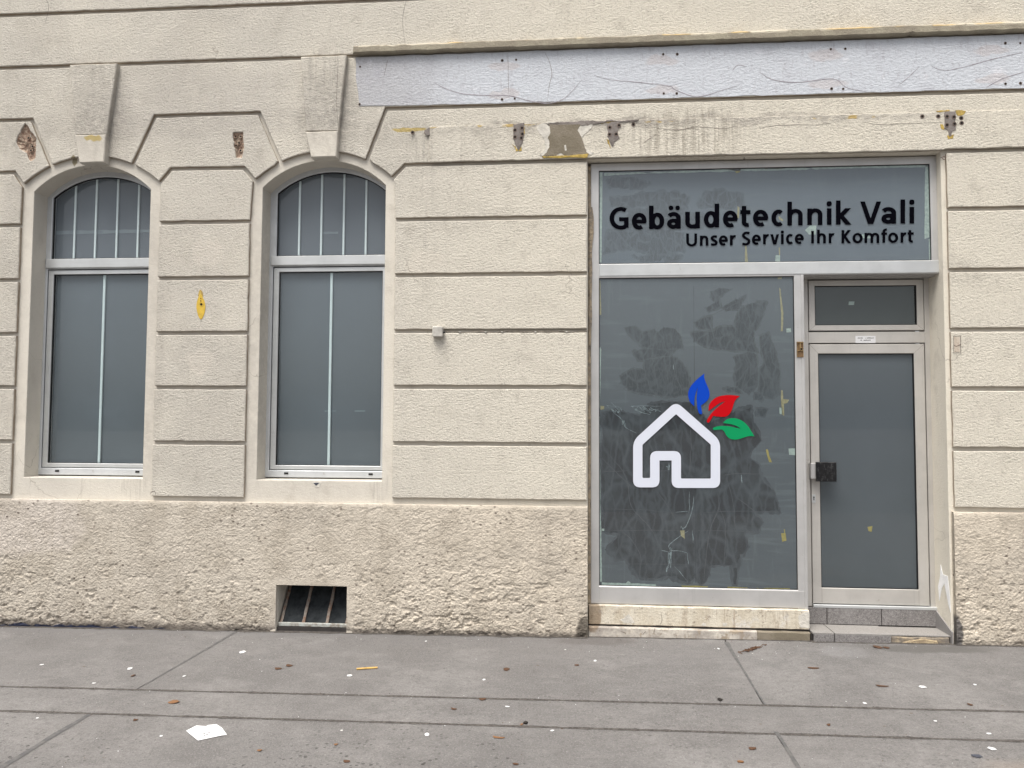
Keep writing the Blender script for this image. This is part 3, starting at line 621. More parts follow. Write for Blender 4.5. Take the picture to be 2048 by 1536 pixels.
def plinth(x0,x1,name,hole=None,step=.0045):
    z0=-.12
    nx=int((x1-x0)/step)+1; nz=int((PZ-z0)/step)+1
    X,Zm=np.meshgrid(np.linspace(x0,x1,nx),np.linspace(z0,PZ,nz))
    wx=X+.035*(fbm(X*22,Zm*22,3)-.5); wz=Zm+.03*(fbm(X*25+50,Zm*25,3)-.5)
    n1=fbm(wx*30,wz*44,3,.6); n2=fbm(wx*120+9,wz*140,2,.5)
    c1,e1=cells(wx*52,wz*82); c2,e2=cells(wx*85+31,wz*125+7)
    lowf=np.clip((.62-Zm)/.5,0,1)
    amp=.55+.75*fbm(X*1.2+5,Zm*1.8,2); amp=amp*(.62+.33*lowf)
    h=(n1-.5)*.005+(c1-.5)*.0034*np.clip(e1*5,0,1)+(c2-.5)*.0048*np.clip(e2*4,0,1)+(n2-.5)*.007
    deep=np.clip((fbm(X*17+3,Zm*26,3,.6)-.62)*9,0,1); h=h-deep*.008*(.4+lowf)
    if hole:
        (hx0,hx1,hz0,hz1)=hole
        dx=np.maximum(np.maximum(hx0-X,X-hx1),0); dz=np.maximum(Zm-hz1,0); dd=np.sqrt(dx*dx+dz*dz)
        amp=amp*np.clip((dd-.025)/.05,0.06,1)
        dd2=np.clip((dd-.03)/.02,0,1)
    edge=np.clip((PZ-Zm)/.03,0,1); Y=-.012-(h*amp)*np.clip(edge,.25,1)+ (1-edge)**2*.006
    Y+= .006*(fbm(X*2,Zm*2,2)-.5)
    # foot crumbles back a little
    foot=np.clip((.035-(Zm-(GA+GB*X)))/.035,0,1); Y+=foot*.012*fbm(X*14,Zm*5+3,3)
    V=np.stack([X,Y,Zm],-1).reshape(-1,3)
    i=np.arange(nz-1)[:,None]*nx+np.arange(nx-1)[None,:]
    F=np.stack([i,i+1,i+nx+1,i+nx],-1)
    if hole:
        cx_=(X[:-1,:-1]+X[1:,1:])/2; cz_=(Zm[:-1,:-1]+Zm[1:,1:])/2
        keep=~((cx_>hx0)&(cx_<hx1)&(cz_>hz0-.2)&(cz_<hz1)); F=F[keep]
    F=F.reshape(-1,4)
    # top ledge and end faces
    me=bpy.data.meshes.new(name)
    top=np.arange(nx)+(nz-1)*nx; nV=len(V)
    T=V[top].copy(); T[:,1]=.0265
    F2=np.stack([top[:-1],top[1:],nV+np.arange(1,nx),nV+np.arange(nx-1)],-1)
    V=np.concatenate([V,T]); F=np.concatenate([F,F2])
    for col_,flip in ((0,True),(nx-1,False)):
        e=np.arange(nz)*nx+col_; nV=len(V); E_=V[e].copy(); E_[:,1]=.0265; V=np.concatenate([V,E_])
        q=np.stack([e[:-1],nV+np.arange(nz-1),nV+np.arange(1,nz),e[1:]],-1)
        if flip: q=q[:,::-1]
        q=q[:,::-1]; F=np.concatenate([F,q])
    me.vertices.add(len(V)); me.vertices.foreach_set('co',V.ravel())
    me.loops.add(F.size); me.loops.foreach_set('vertex_index',F.ravel().astype(np.int32))
    me.polygons.add(len(F)); me.polygons.foreach_set('loop_start',np.arange(0,F.size,4,dtype=np.int32)); me.polygons.foreach_set('loop_total',np.full(len(F),4,np.int32))
    me.polygons.foreach_set('use_smooth',np.ones(len(F),bool))
    me.update(calc_edges=True); me.materials.append(M['plinth'])
    o=bpy.data.objects.new(name,me); C.objects.link(o); o.parent=bld; return o
plinth(-7.2,.090,'plinth',(-2.158,-1.634,-.012,.314)); plinth(2.566,5.4,'plinth')
for a_,b_ in ((XL,-7.2),(5.4,XR)):
    mb=MB(); mb.box(a_,b_,-.014,.02,-.2,PZ,.004); mb.build('plinth',M['plinth'],bld)
# thin wash ledge line on top of the plinth
mb=MB()
# ---------------- arched windows
def frame_poly_ring(mb,outer,inner,yf,yb,ch,mi=0): slab(mb,outer,yf,yb,ch,[inner],mi)
def make_window(cx,label):
    wd=empty('arched_window',(cx,.18,0),bld); wd['label']=label
    # local coordinates: x about the centre, y from the frame face
    HW=.500; zs,zc=3.262,3.462
    outer=[(-HW,1.075),(HW,1.075)]+arc(0,zs,HW,zc)
    innU=[(-.428,2.765),(.428,2.765)]+arc(0,3.255,.428,3.412)
    innL=[(-.452,1.128),(.452,1.128),(.452,2.683),(-.452,2.683)]
    fb=MB(); slab(fb,outer,0,.06,.004,[innU,innL]); fb.build('frame',M['win_alu'],wd)
    fb=MB(); slab(fb,[(-.466,2.690),(.466,2.690),(.466,2.762),(-.466,2.762)],-.012,0,.004); fb.build('transom_rail',M['alu_h'],wd)
    fb=MB(); slab(fb,[(-.446,1.134),(.446,1.134),(.446,2.675),(-.446,2.675)],.006,.05,.003,[[(-.404,1.166),(.404,1.166),(.404,2.642),(-.404,2.642)]]); fb.build('sash',M['alu_h'],wd)
    fb=MB(); slab(fb,[(-.409,1.160),(.409,1.160),(.409,2.648),(-.409,2.648)],.0145,.03,0,[[(-.400,1.170),(.400,1.170),(.400,2.637),(-.400,2.637)]])
    slab(fb,[(-.433,2.76),(.433,2.76)]+arc(0,3.26,.433,3.417),.0145,.03,0,[[(-.424,2.770),(.424,2.770)]+arc(0,3.252,.424,3.408)]); fb.build('seal',M['rubber'],wd)
    fb=MB(); slab(fb,[(-.43,2.76),(.43,2.76)]+arc(0,3.257,.43,3.414),.022,.024,0); fb.build('upper_pane',M['glass'],wd)
    fb=MB(); fb.box(-.406,.406,.022,.024,1.164,2.644); fb.build('lower_pane',M['glass'],wd)
    fb=MB(); fb.box(-.43,.43,.044,.048,2.75,3.42); fb.build('frosted_film',M['film'],wd)
    fb=MB(); fb.box(-.41,.41,.0445,.048,1.15,2.66); fb.build('frosted_film',M['film'],wd)
    for x in (-.262,-.088,.088,.262):
        fb=MB(); fb.box(x-.0078,x+.0078,.030,.041,2.762,arc_z(x)-.003,.002); fb.build('glazing_bar',M['bar'],wd)
    fb=MB(); fb.box(-.0098,.0098,.030,.041,1.166,2.644,.002); fb.build('glazing_bar',M['bar'],wd)
    for x in (-.315,.335):
        fb=MB(); fb.box(x-.016,x+.016,-.005,.0,1.098,1.113,.002); fb.build('drain_cap',M['rubber'],wd)
    return wd
def arc_z(x):
    h=.157; r=(.428**2+h*h)/(2*h); return 3.412-r+math.sqrt(r*r-x*x)
w1=make_window(CX1+.002,'left arched window, with a painted pale reflection across its upper pane')
w2=make_window(CX2+.010,'right arched window above the cellar opening, with short painted reflections on its panes')
# reflections painted as pale strips behind the glass
def paint_reflection(wd,cx,x0,x1,z,t,y=.0435):
    mb=MB(); slab(mb,ragged([(x0-cx,z-t),(x1-cx,z-t*.8),(x1-cx,z+t),(x0-cx,z+t*.8)],.03,.004,z),y-.001,y,0); mb.build('pale_reflection',SM,wd)
SM=simple('painted_pane_reflection',(.19,.225,.245),.6,vs=6,col2=(.135,.165,.19))
a=at(100,464,.22); b=at(300,462,.22); paint_reflection(w1,CX1+.002,a[0]+.01,b[0],a[1]-.005,.016)
a=at(641,466,.22); b=at(676,466,.22); paint_reflection(w2,CX2+.01,a[0],b[0],a[1],.010)
a=at(649,822,.22); b=at(672,822,.22); paint_reflection(w2,CX2+.01,a[0],b[0],a[1],.007); a=at(709,822,.22); b=at(730,822,.22); paint_reflection(w2,CX2+.01,a[0],b[0],a[1],.007)
# dark rooms behind the wall openings
mb=MB()
for x0,x1,z0,z1,y0 in ((-4.3,-3.05,1.0,3.6,.30),(-2.5,-1.25,1.0,3.6,.30)):
    mb.box(x0,x1,.44,.46,z0,z1)
mb.build('inner_wall',M['dark'],bld)

# ---------------- cellar window
cw=empty('cellar_window',(0,0,0),bld)
mb=MB(); mb.box(-2.25,-1.55,.44,.46,-.25,.4); mb.build('back_wall',M['dark'],cw)
mb=MB(); slab(mb,[(-2.200,-.05),(-2.158,-.05),(-2.158,.3145),(-1.634,.3145),(-1.634,-.05),(-1.590,-.05),(-1.592,.345),(-2.198,.348)],-.009,.02,.003,jit=.002,step=.03); mb.build('smooth_surround',M['cellar_trim'],cw)
mb=MB(); mb.box(-2.156,-1.636,.015,.40,-.05,.008); mb.build('sill',M['grout'],cw)
lo,hi=(.035,.035),(.300,.24)   # (z, y) bottom and top of the leaning leaf
def lean(x,t,off=0): return (x, lo[1]+(hi[1]-lo[1])*t+off, lo[0]+(hi[0]-lo[0])*t)
mb=MB(); vs=[lean(-2.15,0,.014),lean(-1.64,0,.014),lean(-1.64,1,.014),lean(-2.15,1,.014)]; vs+=[(a,b+.006,c) for a,b,c in vs]; mb.add(vs,[(0,1,2,3),(7,6,5,4)]); mb.build('pane',M['dusty_glass'],cw)
for xa in (-2.135,-1.97,-1.795,-1.648):
    mb=MB(); n=12; vs=[]
    for i in range(n+1):
        t=i/n; a=.010*(1+.5*noise.noise((xa*9,t*7,2))); q=lean(xa+.004*noise.noise((xa,t*5,1)),t)
        vs += [(q[0]-a,q[1],q[2]),(q[0]+a,q[1],q[2]),(q[0]+a,q[1]+.012,q[2]),(q[0]-a,q[1]+.012,q[2])]
    fs=[]
    for i in range(n):
        for k in range(4): fs.append((4*i+k,4*i+(k+1)%4,4*i+4+(k+1)%4,4*i+4+k))
    mb.add(vs,fs); mb.build('bar',M['iron'],cw)
mb=MB(); mb.box(-2.152,-1.638,.022,.040,.010,.036,.003); mb.build('bottom_rail',M['pale_metal'],cw)
mb=MB(); mb.box(-2.152,-1.638,.238,.256,.290,.312,.003); mb.build('top_rail',M['iron'],cw)

# ---------------- shop window
sw=tag(empty('shop_window',(0,0,0),bld),None)
F=.090
mb=MB(); slab(mb,[(.116,.210),(1.558,.210),(1.558,.205),(1.625,.205),(1.625,2.560),(2.563,2.560),(2.563,3.400),(.116,3.400)],F,F+.06,.003,
     [[(.175,2.655),(2.506,2.655),(2.506,3.345),(.175,3.345)],[(.175,.336),(1.558,.336),(1.558,2.552),(.175,2.552)]])
mb.build('frame',M['alu'],sw)
mb=MB(); mb.box(.177,2.564,F-.004,F+.001,2.566,2.652,.002); mb.build('transom_rail',M['alu_h'],sw)
mb=MB(); mb.box(.177,1.600,F-.002,F+.001,.214,.330,.001); mb.build('bottom_rail',M['alu'],sw)
mb=MB(); mb.box(1.604,1.6245,F-.0035,F+.001,.206,2.558,.001); mb.build('mullion_cover',M['alu'],sw)
mb=MB()
for (x0,z0,x1,z1) in ((.175,2.655,2.506,3.345),(.175,.336,1.558,2.552)):
    slab(mb,[(x0-.003,z0-.003),(x1+.003,z0-.003),(x1+.003,z1+.003),(x0-.003,z1+.003)],F+.006,F+.05,0,[[(x0+.004,z0+.004),(x1-.004,z0+.004),(x1-.004,z1-.004),(x0+.004,z1-.004)]])
mb.build('seal',M['rubber'],sw)
# transom underside over the recessed door, mullion side, head
mb=MB(); mb.box(1.6255,2.553,F+.06,.262,2.555,2.640); mb.build('head_soffit',M['alu'],sw)
mb=MB(); mb.box(1.570,1.6245,F+.06,.262,.205,2.556); mb.build('mullion',M['alu'],sw)
mb=MB(); mb.box(.170,2.51,F+.010,F+.013,2.650,3.350); mb.build('upper_pane',M['glass'],sw)
mb=MB(); mb.box(.170,1.562,F+.010,F+.013,.330,2.558); mb.build('lower_pane',M['glass'],sw)
mb=MB(); mb.box(.165,2.515,F+.0145,F+.018,2.645,3.355); mb.build('frosted_film',M['film_top'],sw)
mb=MB(); mb.box(.165,1.567,F+.0145,F+.018,.325,2.563); mb.build('frosted_film',M['film_shop'],sw)
mb=MB(); mb.box(.10,2.54,.46,.48,.1,3.45); mb.build('inner_wall',M['dark'],bld)
FY=F+.0142
def fa(u,v): return at(u,v,FY)
def q1(x,y): return fa(1150+x/3.7236,500+y/3.7236)
def q2(x,y): return fa(1150+x/3.7236,900+y/3.7236)
def u3(x,y): return fa(x/2.844+1328,y/2.844)
BK=[0]
def bond(poly,mat,jit=.007,step=.012):
    BK[0]+=1; o_=BK[0]*.000006
    mb=MB(); slab(mb,ragged(poly,step,jit,poly[0][0]*7),FY+.00002+o_*.5,FY+.0003,0); mb.build('bonded_film',M[mat],sw)
    mb=MB(); slab(mb,ragged(inset(ccw(poly),-.012),step*.8,jit*1.3,poly[0][0]*5+1),FY+.00014+o_*.5,FY+.0003,0); mb.build('bonded_film',M[mat+'_rim'],sw)
for P in ([(370,580),(440,575),(500,620),(590,590),(610,620),(660,580),(745,590),(790,650),(800,730),(600,735),(500,720),(440,660),(400,630)],[(440,760),(560,740),(740,745),(700,790),(560,800),(480,820)],
  [(520,820),(650,800),(760,810),(830,870),(850,960),(840,1080),(700,1090),(520,1070),(400,1040),(340,990),(340,940),(430,890),(520,900)],[(890,540),(960,500),(1010,500),(1010,590),(920,575)],[(1010,310),(1080,290),(1150,295),(1100,330),(1030,380),(1010,350)],[(980,430),(1070,380),(1080,420),(1000,460)],
  [(870,620),(1010,610),(1080,570),(1190,575),(1200,520),(1230,430),(1290,410),(1350,380),(1420,390),(1370,560),(1330,600),(1330,700),(1360,760),(1100,735),(960,715),(890,680)],[(1190,800),(1280,760),(1350,780),(1360,1010),(1290,1070),(1200,1010)],
  [(1380,640),(1440,620),(1480,720),(1520,850),(1520,1060),(1470,1110),(1380,1070),(1370,900),(1410,850),(1390,720)],[(1120,1035),(1200,1025),(1230,1060),(1150,1055)],[(1340,1070),(1400,1080),(1390,1120),(1340,1110)],[(1350,1180),(1430,1190),(1400,1240),(1350,1230)],[(1100,430),(1200,370),(1260,350),(1220,440),(1120,450)]):
    bond([q1(*q) for q in P],'bond_up')
bond([q1(*q) for q in [(203,1215),(320,1195),(480,1240),(560,1150),(700,1130),(860,1135),(1000,1290),(1190,1200),(1310,1170),(1320,1290),(1390,1420),(1310,1490)]]+[q2(*q) for q in [(1290,60),(1370,110),(1385,200),(1470,300),(1525,460),(1330,462),(1395,540),(1360,610),(1260,615),(1290,720),(1230,800),(1232,860),(1000,865),(1000,930),(940,1000),(890,950),(850,985),(700,940),(600,960),(470,950),(410,880),(375,810),(300,820),(235,740),(330,625),(200,605),(200,40)]],'bond_low',.009,.015)
bond([q2(*q) for q in [(1160,880),(1215,870),(1200,1000),(1180,1000)]],'bond_low',.004)
for P in ([(130,90),(380,70),(560,40),(700,30),(980,30),(1100,80),(1100,240),(1000,260),(560,200),(330,210),(130,190)],[(90,520),(400,520),(900,500),(1040,540),(1040,760),(700,800),(400,720),(60,780)],[(1240,120),(1300,20),(1450,10),(1760,40),(1760,200),(1600,230),(1240,210)],[(360,240),(600,230),(1100,300),(1280,320),(1260,480),(700,490),(350,480)],[(100,-120),(420,-150),(600,-80),(420,-20),(130,-30)],[(430,820),(800,810),(1000,830),(900,880),(500,880)]):
    bond([fa(1200+x/6.206,380+y/6.206) for x,y in P],'bond_top',.012)
def tape(poly,mat='tape',jit=.002): 
    mb=MB(); slab(mb,ragged(poly,.02,jit,poly[0][0]),FY-.001,FY,0); mb.build('tape',M[mat],sw)
tape([q1(1520,280),q1(1530,290),q1(1552,470),q1(1548,605),q1(1532,605),q1(1535,480)])
tape([q1(1508,196),q1(1542,196),q1(1540,215),q1(1510,218)])
tape([q1(1534,1045),q1(1546,1045),q1(1550,1110),q1(1595,1115),q1(1580,1140),q1(1555,1145),q1(1558,1235),q1(1540,1225),q1(1536,1140)])
tape([q1(1522,1172),q1(1545,1175),q1(1545,1225),q1(1524,1222)],'tape_pale'); tape([q1(1573,585),q1(1608,583),q1(1610,612),q1(1575,614)],'tape_pale')
tape([q1(1590,1478),q1(1638,1478),q1(1640,1530),q2(1640,38),q2(1595,36)],'tape_pale')
tape([q1(1422,1485),q1(1436,1485),q1(1446,1530),q2(1466,92),q2(1445,90)],'tape_y')
tape([q2(1534,620),q2(1568,618),q2(1575,675),q2(1542,683)],'tape_y'); tape([q2(1555,590),q2(1562,590),q2(1565,622),q2(1560,622)],'tape_y',.0005)
tape([q2(783,600),q2(815,598),q2(818,662),q2(790,640)],'tape')
tape([q2(790,1008),q2(990,1016),q2(990,1030),q2(800,1022)],'tape_y'); tape([q2(1135,1018),q2(1285,1024),q2(1283,1040),q2(1136,1034)],'tape_y'); tape([q2(1352,1026),q2(1600,1030),q2(1608,1048),q2(1355,1042)],'tape_y')
tape([q2(200,985),q2(600,1000),q2(608,1016),q2(200,1008)],'tape_pale'); tape([q2(380,992),q2(395,975),q2(412,985),q2(415,1000)],'tape_pale',.001)
tape([q1(188,720),q1(196,740),q1(186,1180),q1(176,1180),q1(178,740)],'tape_pale',.001); tape([q1(190,1160),q1(218,1162),q1(216,1186),q1(190,1190)],'tape',.001)
tape([q1(176,1240),q1(186,1240),q1(184,1534),q2(202,980),q2(178,980),q2(176,0)],'tape_pale',.002)
tape([q1(178,225),q1(188,225),q1(196,480),q1(180,490)],'tape',.001); tape([q2(200,586),q2(218,586),q2(218,602),q2(200,602)],'tape_pale',.001)
tape([u3(-340,985),u3(200,970),u3(390,960),u3(760,948),u3(1480,930),u3(1510,930),u3(1515,948),u3(950,962),u3(400,975),u3(-100,988),u3(-340,1000)],'tape_pale',.004)
tape([u3(340,958),u3(440,955),u3(430,980),u3(412,985),u3(400,972)],'tape_y',.003); tape([u3(570,950),u3(690,948),u3(688,958),u3(575,962)],'tape_y',.002)
tape([u3(1484,940),u3(1508,940),u3(1508,1350),u3(1482,1360)],'tape_pale',.002); tape([u3(1505,1360),u3(1517,1360),u3(1520,1490),u3(1508,1490)],'tape_pale',.001)
tape([u3(460,1390),u3(470,1400),u3(478,1495),u3(460,1497)],'tape',.002); tape([u3(635,1452),u3(660,1452),u3(660,1497),u3(632,1497)],'tape_pale',.001); tape([u3(652,1408),u3(660,1408),u3(660,1452),u3(655,1452)],'tape',.0005)
tape([fa(1620,451),fa(1633,451),fa(1631,470),fa(1618,469),fa(1610,460)],'tape_pale',.001); tape([fa(1724,469),fa(1742,470),fa(1741,477),fa(1724,476)],'tape_pale',.001)
tape([fa(1557,432),fa(1567,440),fa(1565,443),fa(1558,438)],'tape',.001); tape([fa(1475,412),fa(1479,415),fa(1478,436),fa(1474,436)],'tape',.001)
tape([fa(1199,345),fa(1205,345),fa(1203,525),fa(1199,525)],'tape_pale',.001)
# creases in the loose film; the bright ones are painted highlights
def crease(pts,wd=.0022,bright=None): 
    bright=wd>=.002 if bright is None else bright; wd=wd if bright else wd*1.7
    mb=MB(); add_ribbon(mb,[(a+.004*noise.noise((a*40,b*40,1)),b+.004*noise.noise((a*40,b*40,6))) for a,b in smooth_line(pts,5)],wd,FY,.0008); mb.build('film_crease_and_glint',M['crease' if bright else 'crease_dull'],sw)
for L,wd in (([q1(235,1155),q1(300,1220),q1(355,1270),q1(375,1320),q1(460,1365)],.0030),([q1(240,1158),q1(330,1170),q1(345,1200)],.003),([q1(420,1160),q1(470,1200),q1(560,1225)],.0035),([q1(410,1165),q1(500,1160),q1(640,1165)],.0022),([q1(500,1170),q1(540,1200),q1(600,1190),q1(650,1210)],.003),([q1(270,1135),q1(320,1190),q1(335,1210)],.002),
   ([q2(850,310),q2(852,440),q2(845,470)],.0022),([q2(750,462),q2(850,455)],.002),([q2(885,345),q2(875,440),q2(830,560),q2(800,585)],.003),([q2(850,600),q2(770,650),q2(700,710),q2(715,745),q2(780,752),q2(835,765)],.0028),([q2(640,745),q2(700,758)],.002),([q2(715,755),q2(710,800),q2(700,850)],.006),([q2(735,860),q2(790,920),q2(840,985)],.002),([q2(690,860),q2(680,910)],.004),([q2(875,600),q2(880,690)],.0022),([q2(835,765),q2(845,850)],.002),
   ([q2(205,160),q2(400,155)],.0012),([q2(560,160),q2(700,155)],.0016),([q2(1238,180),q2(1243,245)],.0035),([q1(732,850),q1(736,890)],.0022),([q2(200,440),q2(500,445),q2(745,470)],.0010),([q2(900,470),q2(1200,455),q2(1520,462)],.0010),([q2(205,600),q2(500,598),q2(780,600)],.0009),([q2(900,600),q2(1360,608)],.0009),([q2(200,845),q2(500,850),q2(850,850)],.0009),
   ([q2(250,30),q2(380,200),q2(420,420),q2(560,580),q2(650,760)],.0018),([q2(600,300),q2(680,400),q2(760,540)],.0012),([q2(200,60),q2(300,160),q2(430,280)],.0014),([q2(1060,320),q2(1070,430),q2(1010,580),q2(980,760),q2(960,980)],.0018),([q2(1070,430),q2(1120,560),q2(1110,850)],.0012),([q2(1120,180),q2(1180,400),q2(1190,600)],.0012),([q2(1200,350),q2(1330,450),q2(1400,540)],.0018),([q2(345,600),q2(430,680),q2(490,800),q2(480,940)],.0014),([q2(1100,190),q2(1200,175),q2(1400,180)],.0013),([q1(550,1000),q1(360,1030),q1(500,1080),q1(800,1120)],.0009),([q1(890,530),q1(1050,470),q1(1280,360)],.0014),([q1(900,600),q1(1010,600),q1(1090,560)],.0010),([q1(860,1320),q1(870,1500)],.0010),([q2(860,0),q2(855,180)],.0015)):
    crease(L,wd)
rs_=random.Random(12)
def crumple_glint(corners,n,wd):
    """crumple highlight painted as one tangled pale ribbon inside a quad (q1/q2 coordinates already on the glass)"""
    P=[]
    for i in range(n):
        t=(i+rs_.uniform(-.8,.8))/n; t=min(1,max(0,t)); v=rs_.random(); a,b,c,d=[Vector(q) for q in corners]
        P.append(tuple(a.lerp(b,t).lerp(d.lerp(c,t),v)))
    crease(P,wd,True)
crumple_glint([q1(235,1158),q1(350,1165),q1(345,1215),q1(300,1220)],12,.0028); crumple_glint([q1(400,1160),q1(640,1160),q1(640,1215),q1(480,1215)],22,.0026); crumple_glint([q1(345,1250),q1(385,1250),q1(390,1330),q1(350,1320)],8,.0020)
crumple_glint([q2(690,720),q2(730,730),q2(720,870),q2(690,900)],10,.0020); crumple_glint([q2(670,85),q2(715,85),q2(712,150),q2(690,150)],7,.0018); crumple_glint([q2(780,560),q2(820,560),q2(815,600),q2(790,600)],6,.0022)
# centre seam of the film
mb=MB(); a=q1(884,270); b=q2(896,985); add_ribbon(mb,[(a[0],a[1]-(a[1]-b[1])*i/10) for i in range(11)],.0011,FY,.0008,taper=False); mb.build('film_seam',M['outline'],sw)
# ---------------- door
dr=tag(empty('shop_door',(0,0,0),bld),None)
D=.25
mb=MB(); slab(mb,[(1.6250,.19),(1.700,.19),(1.700,2.556),(2.518,2.556),(2.518,.19),(2.5605,.19),(2.5605,2.640),(1.6250,2.640)],D,D+.06,.002)
slab(mb,[(1.7005,2.088),(2.5175,2.088),(2.5175,2.168),(1.7005,2.168)],D,D+.05,.002)
mb.build('door_frame',M['alu_door'],dr)
mb=MB(); slab(mb,[(1.705,2.178),(2.513,2.178),(2.513,2.548),(1.705,2.548)],D-.004,D+.04,.003,[[(1.749,2.217),(2.465,2.217),(2.465,2.507),(1.749,2.507)]]); mb.build('fanlight_frame',M['alu_door'],dr)
mb=MB(); mb.box(1.74,2.47,D+.012,D+.015,2.21,2.515); mb.build('fanlight_pane',M['glass'],dr)
mb=MB(); mb.box(1.74,2.47,D+.020,D+.024,2.205,2.52); mb.build('frosted_film',M['film_light'],dr)
mb=MB(); slab(mb,[at(1698,603,D+.019),at(1709,603,D+.019),at(1708,610,D+.019),at(1697,610,D+.019)],D+.0185,D+.0199,0); mb.build('tape',M['tape_pale'],dr)
mb=MB(); slab(mb,[(1.705,.213),(2.510,.213),(2.510,2.079),(1.705,2.079)],D-.004,D+.04,.003,[[(1.766,.325),(2.438,.325),(2.438,2.010),(1.766,2.010)]]); leaf=mb.build('leaf_frame',M['alu_door'],dr)
mb=MB(); slab(mb,[(1.762,.321),(2.442,.321),(2.442,2.014),(1.762,2.014)],D+.002,D+.03,0,[[(1.770,.329),(2.434,.329),(2.434,2.006),(1.770,2.006)]])
slab(mb,[(1.745,2.213),(2.469,2.213),(2.469,2.511),(1.745,2.511)],D+.002,D+.03,0,[[(1.753,2.221),(2.461,2.221),(2.461,2.503),(1.753,2.503)]]); mb.build('seal',M['rubber'],dr)
mb=MB()
for P in (((1.703,2.081),(1.766,2.012)),((2.512,2.081),(2.438,2.012)),((1.703,2.176),(1.749,2.217)),((2.515,2.176),(2.465,2.217))):
    add_ribbon(mb,[P[0],P[1]],.0008,D-.0041,.0004,taper=False)
for x in (1.768,2.437): add_ribbon(mb,[(x,.214),(x,.325)],.0008,D-.0041,.0004,taper=False)
mb.build('mitre_joint',M['rim'],dr)
mb=MB(); mb.box(1.757,2.447,D+.012,D+.015,.316,2.019); mb.build('door_pane',M['glass'],dr)
mb=MB(); mb.box(1.757,2.447,D+.020,D+.024,.310,2.022); mb.build('frosted_film',M['film_door'],dr)
mb=MB(); slab(mb,ragged([at(1735,1054,D+.019),at(1745,1052,D+.019),at(1743,1064,D+.019),at(1737,1062,D+.019)],.02,.001,1),D+.0185,D+.0199,0); mb.build('tape',M['tape_y'],dr)
mb=MB(); mb.box(1.702,2.555,D-.022,D+.05,.186,.208,.003); mb.build('threshold',M['alu_h'],dr)
mb=MB(); slab(mb,[(1.722,1.088),(1.862,1.088),(1.862,1.226),(1.722,1.226)],D-.072,D-.050,.004,jit=.0008,step=.03); pull=mb.build('push_plate',M['pull'],dr)
mb=MB(); mb.box(1.690,1.735,D-.050,D-.003,1.105,1.215,.002); mb.build('plate_bracket',M['alu'],dr)
mb=MB(); mb.box(1.7065,1.733,D-.008,D-.004,.930,.990,.0015); mb.build('lock_plate',M['alu_h'],dr)
mb=MB(); n=12
mb.add([(1.720+.0055*math.cos(6.283*i/n),D-.0085,.970+.0055*math.sin(6.283*i/n)) for i in range(n)],[tuple(range(n))]); mb.box(1.717,1.723,D-.0087,D-.008,.948,.968); mb.build('keyhole',M['dark'],dr)
# ---------------- base under the shop window
mb=MB(); slab(mb,ragged([(.098,.0745),(1.6200,.0745),(1.6225,.14),(1.6200,.206),(.098,.208)],.03,.0015,4),.052,.30,.004); base=mb.build('window_base',M['panel'],bld)
mb=MB(); slab(mb,ragged([(.098,-.08),(1.26,-.08),(1.26,.061),(.098,.063)],.03,.002,4),.022,.30,.005); mb.build('lower_course',M['lower'],base)
mb=MB(); slab(mb,ragged([(1.2605,-.08),(1.6195,-.08),(1.6195,.060),(1.2605,.061)],.03,.002,4),.024,.30,.005); mb.build('cement_end',M['cement'],base)
mb=MB(); mb.box(.094,1.618,.06,.30,.055,.08); mb.build('shadow_gap',M['grout'],base)
for P in ([(1240,1240),(1258,1228),(1270,1246),(1248,1246)],[(1445,1246),(1455,1246),(1453,1252),(1446,1252)],[(1405,1246),(1412,1247),(1412,1252),(1402,1251)],[(1597,1232),(1618,1222),(1619,1256),(1600,1254)]):
    mb=MB(); slab(mb,ragged([at(a,b,.05) for a,b in P],.012,.004,P[0][0]),.0505,.0525,.0005); mb.build('filler_patch',M['filler'],base)
def bcrack(L,w_,y):
    mb=MB(); add_ribbon(mb,L,w_,y,.001); mb.build('wall_crack',M['crack'],base)
for L in ([(1322,1225),(1324,1240),(1320,1250)],[(1600,1220),(1607,1232),(1612,1240),(1616,1256)]): bcrack(smooth_line([at(a,b,.052) for a,b in L],5),.0018,.052)
for L in ([(1240,1262),(1250,1266),(1252,1270)],[(1310,1256),(1307,1268)],[(1285,1270),(1292,1262)]): bcrack(smooth_line([at(a,b,.022) for a,b in L],5),.0022,.022)
mb=MB(); slab(mb,ragged([(.0945,.21),(.1155,.21),(.1155,3.38),(.0945,3.38)],.05,.0012,2),.088,.14,.002); mb.build('side_filler_strip',M['mortar'],bld)
# right jamb details
jx=shop_x1
def jamb_poly(pts,mat,name,off=.002):
    mb=MB(); P=[(jx-off,y,z) for y,z in pts]; Q=[(jx+.001,y,z) for y,z in pts]; n=len(P)
    mb.add(P+Q,[tuple(range(n))]+[(i,(i+1)%n,n+(i+1)%n,n+i) for i in range(n)]); return mb.build(name,M[mat],bld)
jamb_poly([(.205,.36),(.17,.44),(.16,.52),(.13,.46),(.06,.46),(.035,.33),(.03,.22),(.06,.27),(.11,.40),(.15,.36),(.19,.26)],'fresh','filler_patch')
